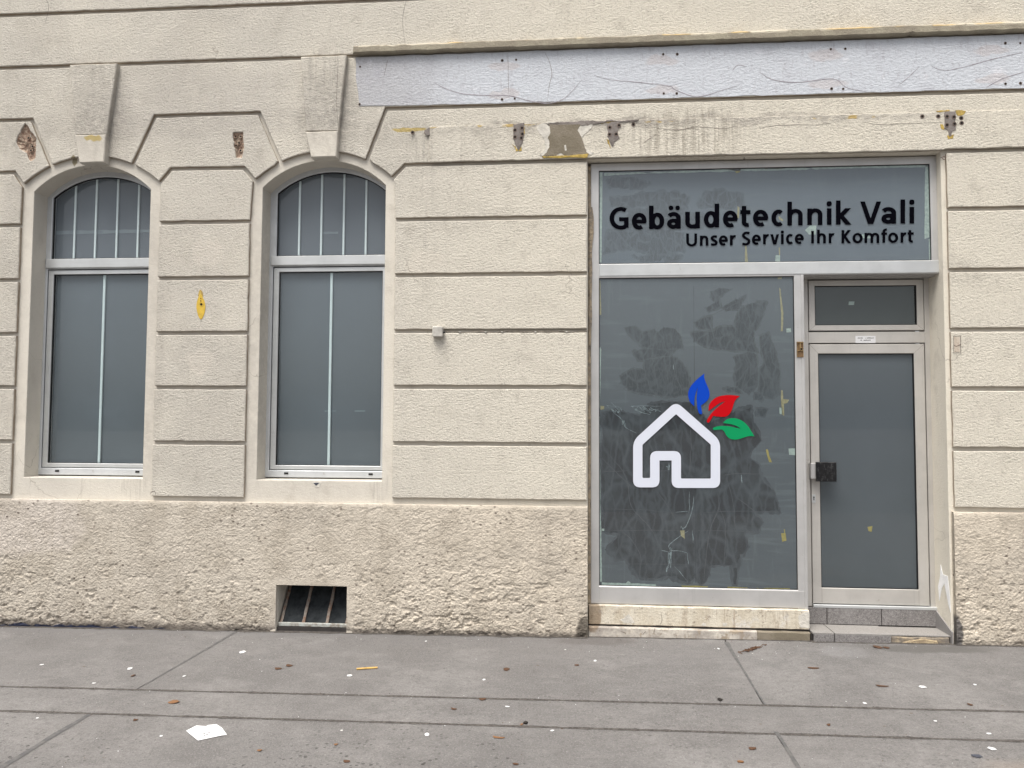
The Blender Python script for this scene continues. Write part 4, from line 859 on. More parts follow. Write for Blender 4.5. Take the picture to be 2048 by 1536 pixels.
# ---------------- door step
st=empty('door_step',(0,0,0),bld)
def tile(x0,x1,y0,y1,z0,z1,mat='tile',name='tile',b=.0015):
    mb=MB(); mb.box(x0+.0028,x1-.0028,y0,y1,z0,z1,b); return mb.build(name,M[mat],st)
mb=MB(); mb.box(1.623,2.549,.240,.30,-.1,.185); mb.box(1.6235,2.5485,.030,.24,-.1,.058); mb.build('step_core',M['grout'],st)
j=[at(u,1225,.23)[0] for u in (1654,1763)]
for a,b in ((1.625,j[0]),(j[0],j[1]),(j[1],2.548)): tile(a,b,.230,.242,.0735,.188)
def ttile(x0,x1,y0,y1,z):
    mb=MB(); mb.box(x0+.0028,x1-.0028,y0,y1,z-.010,z,.0012); return mb.build('tread',M['tread'],st)
f0=[at(u,1266,0.0)[0] for u in (1669,1783)]
ttile(1.625,f0[0]-.0,.0005,.2295,.070); ttile(f0[0],f0[1],.0005,.2295,.070); ttile(f0[1],2.547,.022,.2295,.066)
tile(1.632,f0[0],.0,.013,-.06,.0595); tile(f0[0],f0[1],.0,.013,-.06,.0595)
mb=MB(); slab(mb,ragged([(f0[1]+.004,-.06),(2.53,-.06),(2.535,.052),(f0[1]+.004,.054)],.015,.003,3),.018,.05,.006); mb.build('broken_riser',M['mortar'],st)
mb=MB(); slab(mb,ragged([(f0[1]+.06,.012),(f0[1]+.2,.004),(2.46,.010),(2.45,.034),(f0[1]+.2,.045),(f0[1]+.12,.030)],.012,.004,3),.008,.02,.004); mb.build('exposed_mortar',simple('yellow_mortar',(.42,.34,.22),.95,vs=28,bump_=.01,bs=60,col2=(.27,.21,.14)),st)
mb=MB(); P=[(.005,-.05),(.005,.066),(.235,.066),(.235,.185),(.15,.150),(.02,.10)]
mb.add([(jx-.010,y,z) for y,z in [(.002,-.05),(.235,-.05),(.235,.188),(.16,.158),(.002,.096)]]+[(jx,y,z) for y,z in [(.002,-.05),(.235,-.05),(.235,.188),(.16,.158),(.002,.096)]],[(0,1,2,3,4)[::-1]]+[(i,(i+1)%5,5+(i+1)%5,5+i) for i in range(5)]); mb.build('side_tile',M['tile_side'],st)

# =================================================================== LETTERING AND LOGO ON THE SHOP GLASS
GY=F+.0098
def ga(u,v): return at(u,v,GY)
sign=tag(empty('window_lettering',(1.6,GY,2.9)),'black two-line vinyl lettering on the wide upper shop window','lettering')
logo=tag(empty('house_logo',(.7,GY,1.25)),'white house outline with blue, red and green leaves on the large shop pane','logo')
def arcp(cx,cy,rx,ry,a0,a1,n=16):
    """ellipse arc, degrees, 0 = right, counter-clockwise on the page (y runs down)"""
    return [(cx+rx*math.cos(R(a0+(a1-a0)*i/n)),cy-ry*math.sin(R(a0+(a1-a0)*i/n))) for i in range(n+1)]
def strokes(ch,x0,x1,y0,y1,s,xh):
    """pen strokes of one humanist bold letter fitted to its box; s stem width, xh x-height"""
    h=s/2; t=s*.80; k=t/2; w=x1-x0; T=y1-xh; L=x0+h; Q=x1-h; cx=(x0+x1)/2; cm=(T+y1)/2; ry=xh/2-k
    bar=lambda x,a,b:[(x,a),(x,b)]
    if ch=='i': return [bar(cx,T,y1),('dot',cx,y0+h*1.0,h*1.12)]
    if ch in 'lI': return [bar(cx,y0,y1)]
    if ch=='o': return [arcp(cx,cm,w/2-h,ry,0,360,28)]
    if ch=='c': return [arcp(x0+w*.56,cm,w*.56-h,ry,52,308,22)]
    if ch=='e': return [arcp(cx,cm,w/2-h,ry,-6,302,26),[(x0+h*.8,cm+k*.15),(x1-k*.35,cm+k*.15)]]
    if ch in 'bd':
        st,c=(L,cx+w*.04) if ch=='b' else (Q,cx-w*.04); return [bar(st,y0,y1-s*.06),arcp(c,cm,w*.46-h,ry,0,360,28)]
    if ch in 'aä':
        T=y1-xh; return [arcp(x0+w*.47,T+xh*.36,w*.53-h,xh*.36-k,150,0,14)+[(Q,y1-k)]+[(Q,y1)],arcp(x0+w*.46,y1-xh*.30,w*.46-h,xh*.30-k,0,360,24),[(x0+w*.46,y1-xh*.60+k),(Q,y1-xh*.60+k)]]+([('dot',x0+w*.29,y0+h*.95,h*.98),('dot',x0+w*.77,y0+h*.95,h*.98)] if ch=='ä' else [])
    if ch=='u': return [[(L,T)]+arcp(cx-w*.02,y1-xh*.34,cx-w*.02-L,xh*.34-k,180,290,12)+arcp(cx,y1-xh*.34,Q-cx,xh*.34-k*.6,300,340,4),bar(Q,T,y1)]
    if ch in 'nh': return [bar(L,y0 if ch=='h' else T,y1),[(L,T+xh*.40)]+arcp(cx+w*.03,T+xh*.37,Q-cx-w*.03,xh*.37-k,150,0,12)+[(Q,y1)]]
    if ch=='m':
        M_=cx; q=(Q-L)/2; return [bar(L,T,y1),[(L,T+xh*.40)]+arcp(L+q*.55,T+xh*.35,q*.45,xh*.35-k,150,0,10)+[(M_,y1)],[(M_,T+xh*.40)]+arcp(M_+q*.55,T+xh*.35,q*.45,xh*.35-k,150,0,10)+[(Q,y1)]]
    if ch=='r': return [bar(L,T,y1),[(L,T+xh*.42)]+arcp(x0+w*.78,T+xh*.45,w*.50-h*.3,xh*.45-k,150,68,8)]
    if ch=='t':
        c=x0+w*.36; tb=y1-xh+k; return [[(c,y0)]+[(c,y1-xh*.28)]+arcp(c+w*.36,y1-xh*.28,w*.36,xh*.28-k,190,285,9),[(x0,tb),(x1-w*.04,tb)]]
    if ch=='f':
        c=x0+w*.40; tb=y1-xh+k; return [arcp(c+w*.38,y0+xh*.30,w*.38,xh*.30-k,75,180,9)+[(c,y1)],[(x0,tb),(x1-w*.10,tb)]]
    if ch in 'kK':
        tp=T if ch=='k' else y0; H=y1-tp; mx=L+h*.9; my=tp+H*.50
        return [bar(L,y0,y1),[(x1-h*1.25,tp),(mx,my)],[(mx+h*.25,my-h*.3),(x1-h*1.05,y1)]]
    if ch in 'vV':
        tp=T if ch=='v' else y0; return [[(x0+h*.98,tp),(cx-h*.12,y1)],[(x1-h*.98,tp),(cx+h*.12,y1)]]
    if ch=='U': return [[(L,y0)]+arcp(cx,y1-(y1-y0)*.36,cx-L,(y1-y0)*.36-k,180,360,18)+[(Q,y0)]]
    if ch=='G': 
        H=y1-y0; return [arcp(x0+w*.60,(y0+y1)/2,w*.60-h,H/2-k,58,306,26)+[(Q,y1-H*.08)],[(Q,y1-H*.07),(Q,y0+H*.46)],[(x0+w*.50,y0+H*.46+k),(x1,y0+H*.46+k)]]
    if ch in 'sS':
        tp=T if ch=='s' else y0; H=y1-tp; P=[(x1-w*.10,tp+H*.085+k*.5),(x1-w*.30,tp+k),(cx-w*.06,tp+k*.98),(x0+h+w*.03,tp+H*.17+k*.45),(x0+h+w*.03,tp+H*.34),(cx-w*.03,tp+H*.48),(x1-h-w*.02,tp+H*.62),(x1-h,tp+H*.80-k*.2),(cx+w*.10,y1-k),(x0+w*.28,y1-k),(x0+w*.05,y1-H*.08-k*.4)]
        return [smooth_line(P,5)]
def letters(name,rows,sw_,xh):
    mb=MB(); lay=0
    for ch,ub,x0,x1,y0,y1 in rows:
        for st_ in strokes(ch,x0,x1,y0,y1,sw_,xh):
            lay+=1; y=-.0003-.00005*(lay%6)
            def W(q): 
                a=ga(ub+q[0]/6.206,380+q[1]/6.206); return (a[0]-1.6,y,a[1]-2.9)
            if st_[0]=='dot':
                _,cx,cy,rr=st_; mb.add([W((cx+rr*math.copysign(abs(math.cos(6.283*i/20))**.75,math.cos(6.283*i/20)),cy-rr*math.copysign(abs(math.sin(6.283*i/20))**.75,math.sin(6.283*i/20)))) for i in range(20)],[tuple(range(20))]); continue
            P=[Vector(p) for p in st_]; P=[p for i,p in enumerate(P) if i==0 or (p-P[i-1]).length>.3]
            closed=(P[0]-P[-1]).length<1
            if closed: P=P[:-1]
            n=len(P); LL=[]; RR=[]
            for i in range(n):
                a=P[i-1] if (i or closed) else P[0]; c=P[(i+1)%n] if (i<n-1 or closed) else P[-1]; b=P[i]
                if a==b: e=(c-b).normalized(); nn=Vector((-e.y,e.x)); sc_=1
                elif c==b: e=(b-a).normalized(); nn=Vector((-e.y,e.x)); sc_=1
                else:
                    e1=(b-a).normalized(); e2=(c-b).normalized(); e=(e1+e2).normalized(); nn=Vector((-e.y,e.x)); sc_=min(1.5,1/max(.5,e.dot(e1)))
                ang=abs(e.y); hw=sw_/2*(.86+.14*ang**1.5)*sc_
                LL.append(b+nn*hw); RR.append(b-nn*hw)
            m_=n if closed else n-1
            if ch in 'kKvV' and not closed and abs(P[0].x-P[-1].x)>4:   # slanted strokes end flat on the line
                for i in (0,n-1):
                    e=(P[-1]-P[0]).normalized(); d_=sw_/2/abs(e.y)*.96; sg=1 if LL[i].x>RR[i].x else -1
                    LL[i]=Vector((P[i].x+sg*d_,P[i].y)); RR[i]=Vector((P[i].x-sg*d_,P[i].y))
            mb.add([W(q) for q in LL+RR],[(i,(i+1)%n,n+(i+1)%n,n+i) for i in range(m_)])
    return mb.build(name,M['black'],sign)
A,B=1200,1520
head=[('G',A,118,355,212,490),('e',A,395,580,283,490),('b',A,608,798,195,488),('ä',A,832,1003,195,480),('u',A,1058,1240,268,475),('d',A,1288,1480,170,467),('e',A,1525,1710,252,462),('t',A,1740,1872,198,457),('e',A,1898,2089,240,452),
 ('c',B,142,298,235,450),('h',B,340,530,145,440),('n',B,587,775,225,435),('i',B,830,888,142,432),('k',B,943,1130,130,430),('V',B,1245,1502,143,422),('a',B,1507,1690,208,418),('l',B,1745,1800,118,415),('i',B,1855,1915,123,415)]
slog=[('U',A,1070,1205,540,700),('n',A,1240,1345,575,693),('s',A,1372,1460,567,690),('e',A,1475,1588,563,690),('r',A,1613,1688,560,687),('S',A,1762,1865,518,685),('e',A,1885,1997,555,680),
 ('r',B,38,112,550,675),('v',B,128,238,552,675),('i',B,258,297,505,673),('c',B,322,418,550,672),('e',B,432,545,545,670),('I',B,637,668,507,663),('h',B,708,818,492,663),('r',B,852,925,540,662),('K',B,1012,1130,497,662),('o',B,1148,1275,535,660),('m',B,1297,1480,530,658),('f',B,1505,1585,478,655),('o',B,1590,1715,525,655),('r',B,1745,1820,528,653),('t',B,1832,1912,497,652)]
letters('headline',head,57,205); letters('slogan',slog,34,126)
def lg(x,y): return ga(1250+x/5.907,730+y/5.907)
# house outline, drawn as a band between two rounded contours
def rounded(pts,n=9):
    """round the corners of a closed polygon; each item is ((x,y), cut length)"""
    out=[]; N=len(pts)
    for i in range(N):
        (b,d)=pts[i]; a=Vector(pts[i-1][0]); c=Vector(pts[(i+1)%N][0]); b=Vector(b)
        e1=(a-b).normalized(); e2=(c-b).normalized()
        p=b+e1*d; q=b+e2*d
        for k in range(n+1):
            t=k/n; out.append(tuple(p*(1-t)**2+b*2*t*(1-t)+q*t*t))
    return out
centre=ccw([(x,-y) for x,y in ((602,506),(1068,915),(1068,1397),(606,1397),(606,1072),(352,1072),(352,1390),(151,1390),(151,918))])
def contour(d,big,small):
    p=inset(centre,d); n=len(p); res=[]
    for i in range(n):
        a=Vector(p[i-1]); b=Vector(p[i]); c=Vector(p[(i+1)%n])
        turn=(b.x-a.x)*(c.y-b.y)-(b.y-a.y)*(c.x-b.x)       # >0 convex corner
        res.append((p[i], big if (turn>0)==(d<0) else small))
    return [(x,-y) for x,y in rounded(res)]
def house(name,hw,mat,y):
    O=[lg(*p) for p in contour(-hw,88,3)]; I=[lg(*p) for p in contour(hw,88,14)]
    sh=lambda L:[(a-.7,b-1.25) for a,b in L]
    mb=MB(); slab(mb,sh(O),y,y+.0003,0,[sh(I)]); mb.build(name,M[mat],logo)
house('house_edge',59,'outline',-.0006); house('house_outline',55.5,'white_vinyl',-.0012)
def flat(name,pts,mat,y=-.0012,k=4,sharp=()):
    P=[lg(*p) for p in pts]
    mb=MB(); slab(mb,[(a-.7,b-1.25) for a,b in P],y,0,0); mb.build(name,M[mat],logo)
def curvy(seq):
    """lists of points: each inner list is one smooth run, corners where runs meet"""
    out=[]
    for run in seq: out += smooth_line(run,5)[:-1]
    return out
blue=curvy([[(938,100),(935,150),(960,220),(990,290),(998,350),(985,400),(950,440),(895,478)],[(895,478),(903,520),(912,568)],[(912,568),(905,582),(885,578),(873,565)],[(873,565),(858,520),(850,460),(846,400),(850,340),(860,265)],[(860,265),(835,330),(822,400),(818,486)],[(818,486),(775,445),(750,385),(748,320),(775,255),(830,190),(880,145),(938,100)]])
red=curvy([[(1358,368),(1310,405),(1285,455),(1262,530),(1228,585),(1190,608),(1140,612),(1085,608),(1040,600)],[(1040,600),(1015,645),(998,672)],[(998,672),(985,682),(968,670),(968,650)],[(968,650),(1010,585),(1070,520),(1130,470),(1187,430)],[(1187,430),(1130,445),(1060,490),(988,545)],[(988,545),(992,480),(1025,425),(1085,380),(1160,360),(1250,355),(1358,368)]])
green=curvy([[(1530,842),(1480,840),(1430,848),(1370,868),(1300,882),(1240,870),(1200,835),(1175,790),(1145,762)],[(1145,762),(1100,765),(1060,768)],[(1060,768),(1042,762),(1040,745),(1058,735)],[(1058,735),(1110,722),(1180,720),(1260,730),(1368,755)],[(1368,755),(1320,722),(1250,700),(1155,685)],[(1155,685),(1200,645),(1260,628),(1330,635),(1400,670),(1455,725),(1490,780),(1530,842)]])
flat('blue_leaf',blue,'blue'); flat('red_leaf',red,'red'); flat('green_leaf',green,'green')

# =================================================================== SMALL THINGS FIXED TO THE FRONT
nx,nz=at(1711,686,D); nx1,nz1=at(1751,672,D)
nt_=tag(empty('notice_sticker',((nx+nx1)/2,D-.0005,(nz+nz1)/2)),'small white notice with two lines of tiny print above the shop door','sign')
hw,hh=(nx1-nx)/2,(nz1-nz)/2
mb=MB(); slab(mb,[(-hw,-hh),(hw,-hh),(hw,hh),(-hw,hh)],-.0012,.0003,0); mb.build('backing',M['paper'],nt_)
random.seed(3); mb=MB()
for z,xa,xb,gaps in ((hh*.42,-hw*.78,hw*.78,(.02,-.19)),(-hh*.22,-hw*.5,hw*.5,(-.30,))):
    x=xa
    while x<xb:
        w_=random.uniform(.0025,.006); 
        if not any(abs(x/hw-g_)<.06 for g_ in gaps): mb.box(x,x+w_*.8,-.0016,-.0012,z-.0035,z+random.choice((.0025,.0045)))
        x+=w_+.0008
mb.build('print',M['ink'],nt_)
jb=tag(empty('junction_box',(-.988,0,2.150)),'small grey junction box on the wall groove right of the arched windows','junction box')
mb=MB()
P=[(-.038,-.038),(.038,-.038),(.038,.038),(-.038,.038)]
mb2=MB(); slab(mb2,rounded([((a,b),.011) for a,b in P],4),-.045,.002,.006); mb2.build('cover',M['plastic'],jb)
mb=MB()
n=8
mb.add([(x,-.022+.007*math.cos(6.283*i/n),-.004+.007*math.sin(6.283*i/n)) for x in (.036,.052) for i in range(n)],[(i,(i+1)%n,n+(i+1)%n,n+i) for i in range(n)]+[tuple(n+i for i in range(n))]); mb.build('cable_gland',M['rubber'],jb)
def tube(mb,pts,r,n=7):
    rings=[]
    for i,p in enumerate(pts):
        a=Vector(pts[max(i-1,0)]); b=Vector(pts[min(i+1,len(pts)-1)]); e=(b-a).normalized(); s_=e.cross(Vector((0,0,1)))
        s_ = s_.normalized() if s_.length>.01 else Vector((1,0,0)); t_=s_.cross(e)
        rings.append([tuple(Vector(p)+s_*r*math.cos(6.283*k/n)+t_*r*math.sin(6.283*k/n)) for k in range(n)])
    vs=[v for q in rings for v in q]; fs=[(i*n+k,i*n+(k+1)%n,(i+1)*n+(k+1)%n,(i+1)*n+k) for i in range(len(pts)-1) for k in range(n)]
    mb.add(vs,fs+[tuple(range(n))[::-1],tuple((len(pts)-1)*n+k for k in range(n))])
mb=MB(); cz=2.156
tube(mb,[(-.935+1.03*i/60,.006+.004*math.sin(i*.7),cz-.006+.0045*math.sin(i*.55)+.003*math.sin(i*1.7)) for i in range(61)],.0032)
tube(mb,[(-.935+1.03*i/60,.010,cz-.004+.005*math.sin(i*.42+2)) for i in range(61)],.0026)
cb=mb.build('wall_cable',simple('old_grey_cable',(.25,.22,.18),.7,vs=30,col2=(.10,.085,.07)),None,True); tag(cb,'thin old cable running in the wall groove from the junction box to the shop','cable')
mb=MB()
for i in (6,17,24,38,51): 
    x=-.935+1.03*i/60; tube(mb,[(x-.006,-.002,cz-.008),(x+.006,-.002,cz-.006)],.005)
mb.build('cable_clip',M['plastic'],cb)
# brass fitting on the mullion
bx,bz=at(1600,699,F-.004); bf=tag(empty('brass_fitting',(bx,F-.0036,bz)),'small brass doorbell backplate with a hole, screwed to the frame left of the shop door','door fitting')
w_,h_=.0225,.055
mb=MB(); slab(mb,[(-w_,-h_),(w_,-h_),(w_,h_),(-w_,h_)],-.0022,0,.0006); mb.build('backplate',simple('dull_brass',(.22,.14,.075),.5,.5,vs=50),bf)
mb=MB(); BR=M['brass']
mb.box(-w_,w_,-.010,-.0022,h_-.008,h_,.001); mb.box(-.003,.003,-.008,-.0022,.005,h_-.008,.001); mb.box(-w_,-w_+.003,-.008,-.0022,-h_,h_-.008,.001); mb.box(w_-.003,w_,-.008,-.0022,-h_,h_-.008,.001); mb.box(-w_+.003,-.002,-.009,-.0022,-.012,-.004,.001)
mb.build('rib',BR,bf)
o_=plug((.008,.002),-.008,.0085); o_.build('boss',[BR,M['dark']],bf)
hk=MB(); hx,hz=at(1884,319,.02); tube(hk,[(hx-.01,.02,hz+.012),(hx,.0,hz+.012)]+[(hx+.010*math.sin(t*.6)+.003,-.004,hz+.010*math.cos(t*.6)+.002) for t in range(9)],.0025); ho=hk.build('wall_hook',M['iron'],None,True); tag(ho,'small rusty ring hook at the top right corner of the shop opening','hook')
hk=MB(); hx,hz=at(1488,318,.05); tube(hk,[(hx,.05,shop_z),(hx,.05,hz+.005)]+[(hx+.006*math.sin(t*.7),.045,hz+.006*math.cos(t*.7)) for t in range(8)],.0022); ho=hk.build('wall_hook',M['iron'],None,True); tag(ho,'tiny metal hook under the lintel above the shop window lettering','hook')

# =================================================================== GROUND
def gpoly(l): return [on_ground(*q) for q in l]
gm=MB(); S=150
gm.add([(x,y,gz(x)-.012) for x,y in ((-S,-S),(S,-S),(S,S),(-S,S))],[(0,1,2,3)]); tag(gm.build('ground',M['joint']),kind='structure')
# pavement panels between joints
def line(p,q): 
    a=on_ground(*p); b=on_ground(*q); k=(b[1]-a[1])/(b[0]-a[0]); return lambda x: a[1]+k*(x-a[0])
J1=line((0,1373),(2048,1424)); J2=line((0,1422),(2048,1483))
def xl(p,q):
    a=on_ground(*p); b=on_ground(*q); k=(b[0]-a[0])/(b[1]-a[1]); return lambda y: a[0]+k*(y-a[1])
T1=xl((472,1264),(279,1375)); T1b=xl((179,1429),(8,1530)); T2=xl((1452,1283),(1530,1412)); T2b=xl((1550,1462),(1598,1536))
X0,X1=-12,12
pv=MB()
def panel(poly,gap=.005):
    slab(pv,resample(inset(ccw(poly),gap),.08,.0016,len(pv.v)*.02),0,.012,.0025,plane='xy',z0=lambda x,y: gz(x))
YW=.5
panel([(X0,YW),(X0,J1(X0)),(T1(J1(-3.1)),J1(-3.1)),(T1(0),0),(T1(0),YW)],.0035)
panel([(T1(0),YW),(T1(0),0),(T1(J1(-3.1)),J1(-3.1)),(T2(J1(1)),J1(1)),(T2(0),0),(T2(0),YW)],.0035)
panel([(T2(0),YW),(T2(0),0),(T2(J1(1)),J1(1)),(X1,J1(X1)),(X1,YW)],.0035)
panel([(X0,J1(X0)),(X0,J2(X0)),(X1,J2(X1)),(X1,J1(X1))],.0055)
YE=-7.2
panel([(X0,J2(X0)),(X0,YE),(T1b(YE),YE),(T1b(J2(-3.5)),J2(-3.5))])
panel([(T1b(J2(-3.5)),J2(-3.5)),(T1b(YE),YE),(T2b(YE),YE),(T2b(J2(1.2)),J2(1.2))])
panel([(T2b(J2(1.2)),J2(1.2)),(T2b(YE),YE),(X1,YE),(X1,J2(X1))])
tag(pv.build('pavement',M['paving']),kind='structure')
# tar poured over the cross joints
tr=MB()
def tar(a,b,w0,w1):
    n=16; L=[];Q=[]
    for i in range(n+1):
        t=i/n; p=Vector(a).lerp(Vector(b),t); e=(Vector(b)-Vector(a)).normalized(); nn=Vector((-e.y,e.x)); ww=(w0+(w1-w0)*t)*(1+.35*noise.noise((p.x*9,p.y*9,2)))
        p=p+nn*.006*noise.noise((p.x*5,p.y*5,7)); L.append(p+nn*ww); Q.append(p-nn*ww)
    vs=[(q.x,q.y,gz(q.x)+.002) for q in L+Q]; m_=n+1
    tr.add(vs,[(i,i+1,m_+i+1,m_+i)[::-1] for i in range(n)])
g0=on_ground
tar(g0(472,1264),g0(290,1370),.013,.005); tar(g0(179,1429),g0(-60,1572),.012,.020)
tar(g0(1452,1284),g0(1480,1330),.016,.008); tar(g0(1480,1330),g0(1530,1410),.007,.005); tar(g0(1552,1464),g0(1600,1540),.010,.009)
jt=MB()
def seam(fn,x0,x1,w0):
    n=int((x1-x0)/.03); L=[];Q=[]
    for i in range(n+1):
        x=x0+(x1-x0)*i/n; y=fn(x)+.004*noise.noise((x*3,1,1)); a=w0*(.75+.7*noise.noise((x*6,2,2))+.5*noise.noise((x*28,5,2))); a=max(a,.002)
        L.append((x,y+a,gz(x)+.0012)); Q.append((x,y-a,gz(x)+.0012))
    m_=n+1; jt.add(L+Q,[(i,m_+i,m_+i+1,i+1) for i in range(n)])
seam(J1,-9,9,.0165); seam(J2,-9,9,.0165)
tag(jt.build('dirty_joint',M['joint']),kind='structure')
tag(tr.build('tar_joint',M['tar']),kind='structure')
rd=MB(); rd.add([(x,y,gz(x)-.008) for x,y in ((-60,-60),(60,-60),(60,YE-.15),(-60,YE-.15))],[(0,1,2,3)]); tag(rd.build('road',M['asphalt']),kind='structure')
kb=MB(); kb.box(-40,40,YE-.15,YE-.004,-.4,-.003); 
tag(kb.build('kerb',M['tread']),kind='structure')
# dirt line where wall meets pavement
dm=MB(); random.seed(8)
def dirt(x0,x1,y,amt):
    n=int((x1-x0)/.02); vs=[]
    for i in range(n+1):
        x=x0+(x1-x0)*i/n; a=max(.004,amt*(.6+1.2*noise.noise((x*7,1,3))+.5*noise.noise((x*31,2,1)))); vs += [(x,y+.02,gz(x)+.006),(x,y-a*.5,gz(x)+.004),(x,y-a,gz(x)+.0008)]
    dm.add(vs,[(3*i+k,3*i+k+1,3*i+k+4,3*i+k+3) for i in range(n) for k in (0,1)])
dirt(-7.2,.09,-.012,.022); dirt(.1,1.62,.022,.020); dirt(1.62,2.56,.0,.012); dirt(2.56,5.4,-.012,.016)
tag(dm.build('wall_foot_dirt',simple('black_grit',(.05,.045,.042),.95,vs=30,col2=(.10,.09,.08),bump_=.005),None),'dark grit gathered along the foot of the wall','dirt',kind='stuff')

# =================================================================== LITTER
def scrap(name,u,v,w_,h_,mat,label,cat,group,seed,rot=None,curl=.004,thick=.0012,pts=None):
    """a thin curled piece lying on the pavement; w_ h_ in photo pixels"""
    rnd=random.Random(seed); x,y=on_ground(u,v); w_*=.86; h_*=.8; curl*=.45
    dist=(y+DIST); mpp=dist/FPX; a=w_*mpp/2; b=h_*mpp/2*dist/1.45; b=min(b,a*1.6)
    n=5 if name=='paper_scrap' else 9; ring=[]
    ph=rnd.uniform(0,6.28)
    for i in range(n):
        t=6.283*i/n+ph*.1; r=.72+.45*rnd.random()
        ring.append((a*r*math.cos(t),b*r*math.sin(t)))
    mb=MB(); k=rnd.uniform(-1,1)
    up_=lambda p: .001+curl*(abs(p[0])/a)**2*(1 if p[0]*k>0 else .25)+curl*.3*rnd.random()
    top=[(p[0],p[1],up_(p)+thick) for p in ring]; mid=(0,0,.0015+thick)
    vs=top+[mid]+[(p[0],p[1],p[2]-thick) for p in top]
    fs=[(i,(i+1)%n,n) for i in range(n)]+[(i,n+1+i,n+1+(i+1)%n,(i+1)%n) for i in range(n)]
    mb.add(vs,fs); o=mb.build(name,M[mat]); o.location=(x,y,gz(x)+.0005); tag(o,label,cat,group); return o
# big sheet of paper
P=[on_ground(*q) for q in [(372,1463),(393,1453),(412,1454),(416,1452),(433,1451),(444,1458),(454,1470),(441,1473),(396,1482)]]
cx_=sum(p[0] for p in P)/len(P); cy_=sum(p[1] for p in P)/len(P)
mb=MB(); n=len(P); hts=[.001,.003,.002,.003,.005,.004,.001,.003,.001]
vs=[(p[0]-cx_,p[1]-cy_,h+.002) for p,h in zip(P,hts)]+[(0,0,.0045)]+[(p[0]-cx_,p[1]-cy_,h+.001) for p,h in zip(P,hts)]
mb.add(vs,[((i+1)%n,i,n) for i in range(n)]+[(i,(i+1)%n,n+1+(i+1)%n,n+1+i) for i in range(n)])
sh=mb.build('paper_sheet',M['paper']); sh.location=(cx_,cy_,gz(cx_)); tag(sh,'large crumpled white paper sheet lying on the pavement in the left foreground','paper')
mb=MB()
for q in [(408,1469),(414,1471),(409,1474),(418,1468)]:
    p=on_ground(*q); mb.box(p[0]-cx_-.004,p[0]-cx_+.004,p[1]-cy_-.003,p[1]-cy_+.003,.0062,.0068)
mb.build('ink_speck',M['ink'],sh)
WG='white paper scraps on the pavement'; LG='dry leaves on the pavement'
W=[(84,1330,11,3,'white scrap farthest to the left, nearest the wall'),(260,1338,12,6,'white scrap just above the brown leaf, below the left arched window'),(188,1367,10,3,'white scrap almost on the first pavement joint at far left'),
(485,1305,16,8,'torn white scrap between the slanting tar joint and the cellar opening'),(368,1353,8,4,'tiny white scrap on the right of the slanting tar joint'),(657,1263,15,12,'crumpled white paper scrap lying right in front of the cellar opening'),(690,1265,6,4,'tiny white crumb at the right corner of the cellar opening'),
(699,1352,14,5,'greyish flat scrap below and left of the yellow stick'),(322,1473,8,4,'tiny white scrap to the left of the large paper sheet'),(1190,1322,8,7,'white scrap in front of the left end of the shop window base'),(968,1360,9,4,'small white scrap above the joint, left of centre'),
(854,1470,13,8,'thick white scrap below the second joint near the middle'),(1015,1414,11,3,'thin white flake between the two joints near the middle'),(1104,1462,10,4,'white flake touching the second joint near the middle'),(852,1283,6,3,'tiny white flake near the wall between cellar opening and shop'),
(1844,1374,18,6,'bright white rectangular scrap out in front of the door step'),(1729,1407,10,4,'thin white sliver just above the first joint, left of the bright rectangular scrap'),(1950,1370,9,4,'pale scrap to the right of the bright rectangular scrap'),(1978,1468,13,4,'white scrap on the second joint at far right'),
(1984,1498,20,7,'jagged white scrap in the lower right corner'),(1437,1298,6,3,'tiny white flake beside the tar joint under the shop window'),(1871,1443,7,3,'tiny white flake between the joints at right'),(75,1437,6,3,'tiny white flake near the start of the lower tar joint at left')]
for i,(u,v,a,b,l) in enumerate(W): scrap('paper_scrap',u,v,a,b,'paper',l,'paper scrap',WG,100+i)
Lf=[(579,1332,18,6,'leaf','brown leaf, right one of the pair below the cellar opening'),(556,1338,17,5,'leaf','dark leaf, left one of the pair below the cellar opening'),(266,1352,10,6,'leaf','brown curled leaf below the left arched window'),
(347,1405,27,9,'leaf_o','bright orange-brown leaf between the joints at left, largest of the leaves'),(271,1441,10,6,'leaf','dark curled leaf below the second joint at left'),(519,1502,12,5,'leaf_o','orange leaf bit to the right of the large paper sheet'),
(672,1490,11,4,'leaf_o','faded orange leaf bit near the bottom, left of centre'),(693,1524,20,6,'leaf','dark brown leaf at the bottom edge, left of centre'),(1013,1339,14,8,'leaf','curled brown leaf in front of the wall between cellar opening and shop'),(1154,1331,12,4,'leaf','brown leaf bit in front of the left corner of the shop'),
(966,1399,18,6,'leaf','brown leaf lying on the first joint near the middle'),(908,1419,16,4,'leaf','flat brown leaf between the joints near the middle'),(997,1476,30,4,'leaf_o','long thin reddish leaf strip below the second joint'),(1043,1450,7,5,'leaf_o','small orange bit beside the black pebble'),
(1032,1529,18,5,'leaf','faded brown leaf at the bottom edge in the middle'),(1440,1400,15,8,'black_leaf','black rotting leaf just above the first joint below the logo'),(1764,1373,27,4,'leaf','long brown twig-like leaf in front of the door step'),(1627,1337,27,4,'leaf','thin brown leaf strip between the shop window base and the first joint'),
(1940,1410,12,5,'leaf','dark leaf just above the first joint at right'),(1657,1451,8,5,'leaf','small dark leaf bit between the joints, right of the right tar joint'),(1504,1498,19,7,'leaf','dark curled leaf left of the lower right tar joint'),(1756,1295,18,6,'leaf','brown leaf against the foot of the door step, left one of two'),(1772,1296,14,5,'leaf','brown leaf against the foot of the door step, right one of two')]
for i,(u,v,a,b,mt,l) in enumerate(Lf): scrap('dry_leaf',u,v,a,b,mt,l,'leaf',LG,300+i,curl=.010)
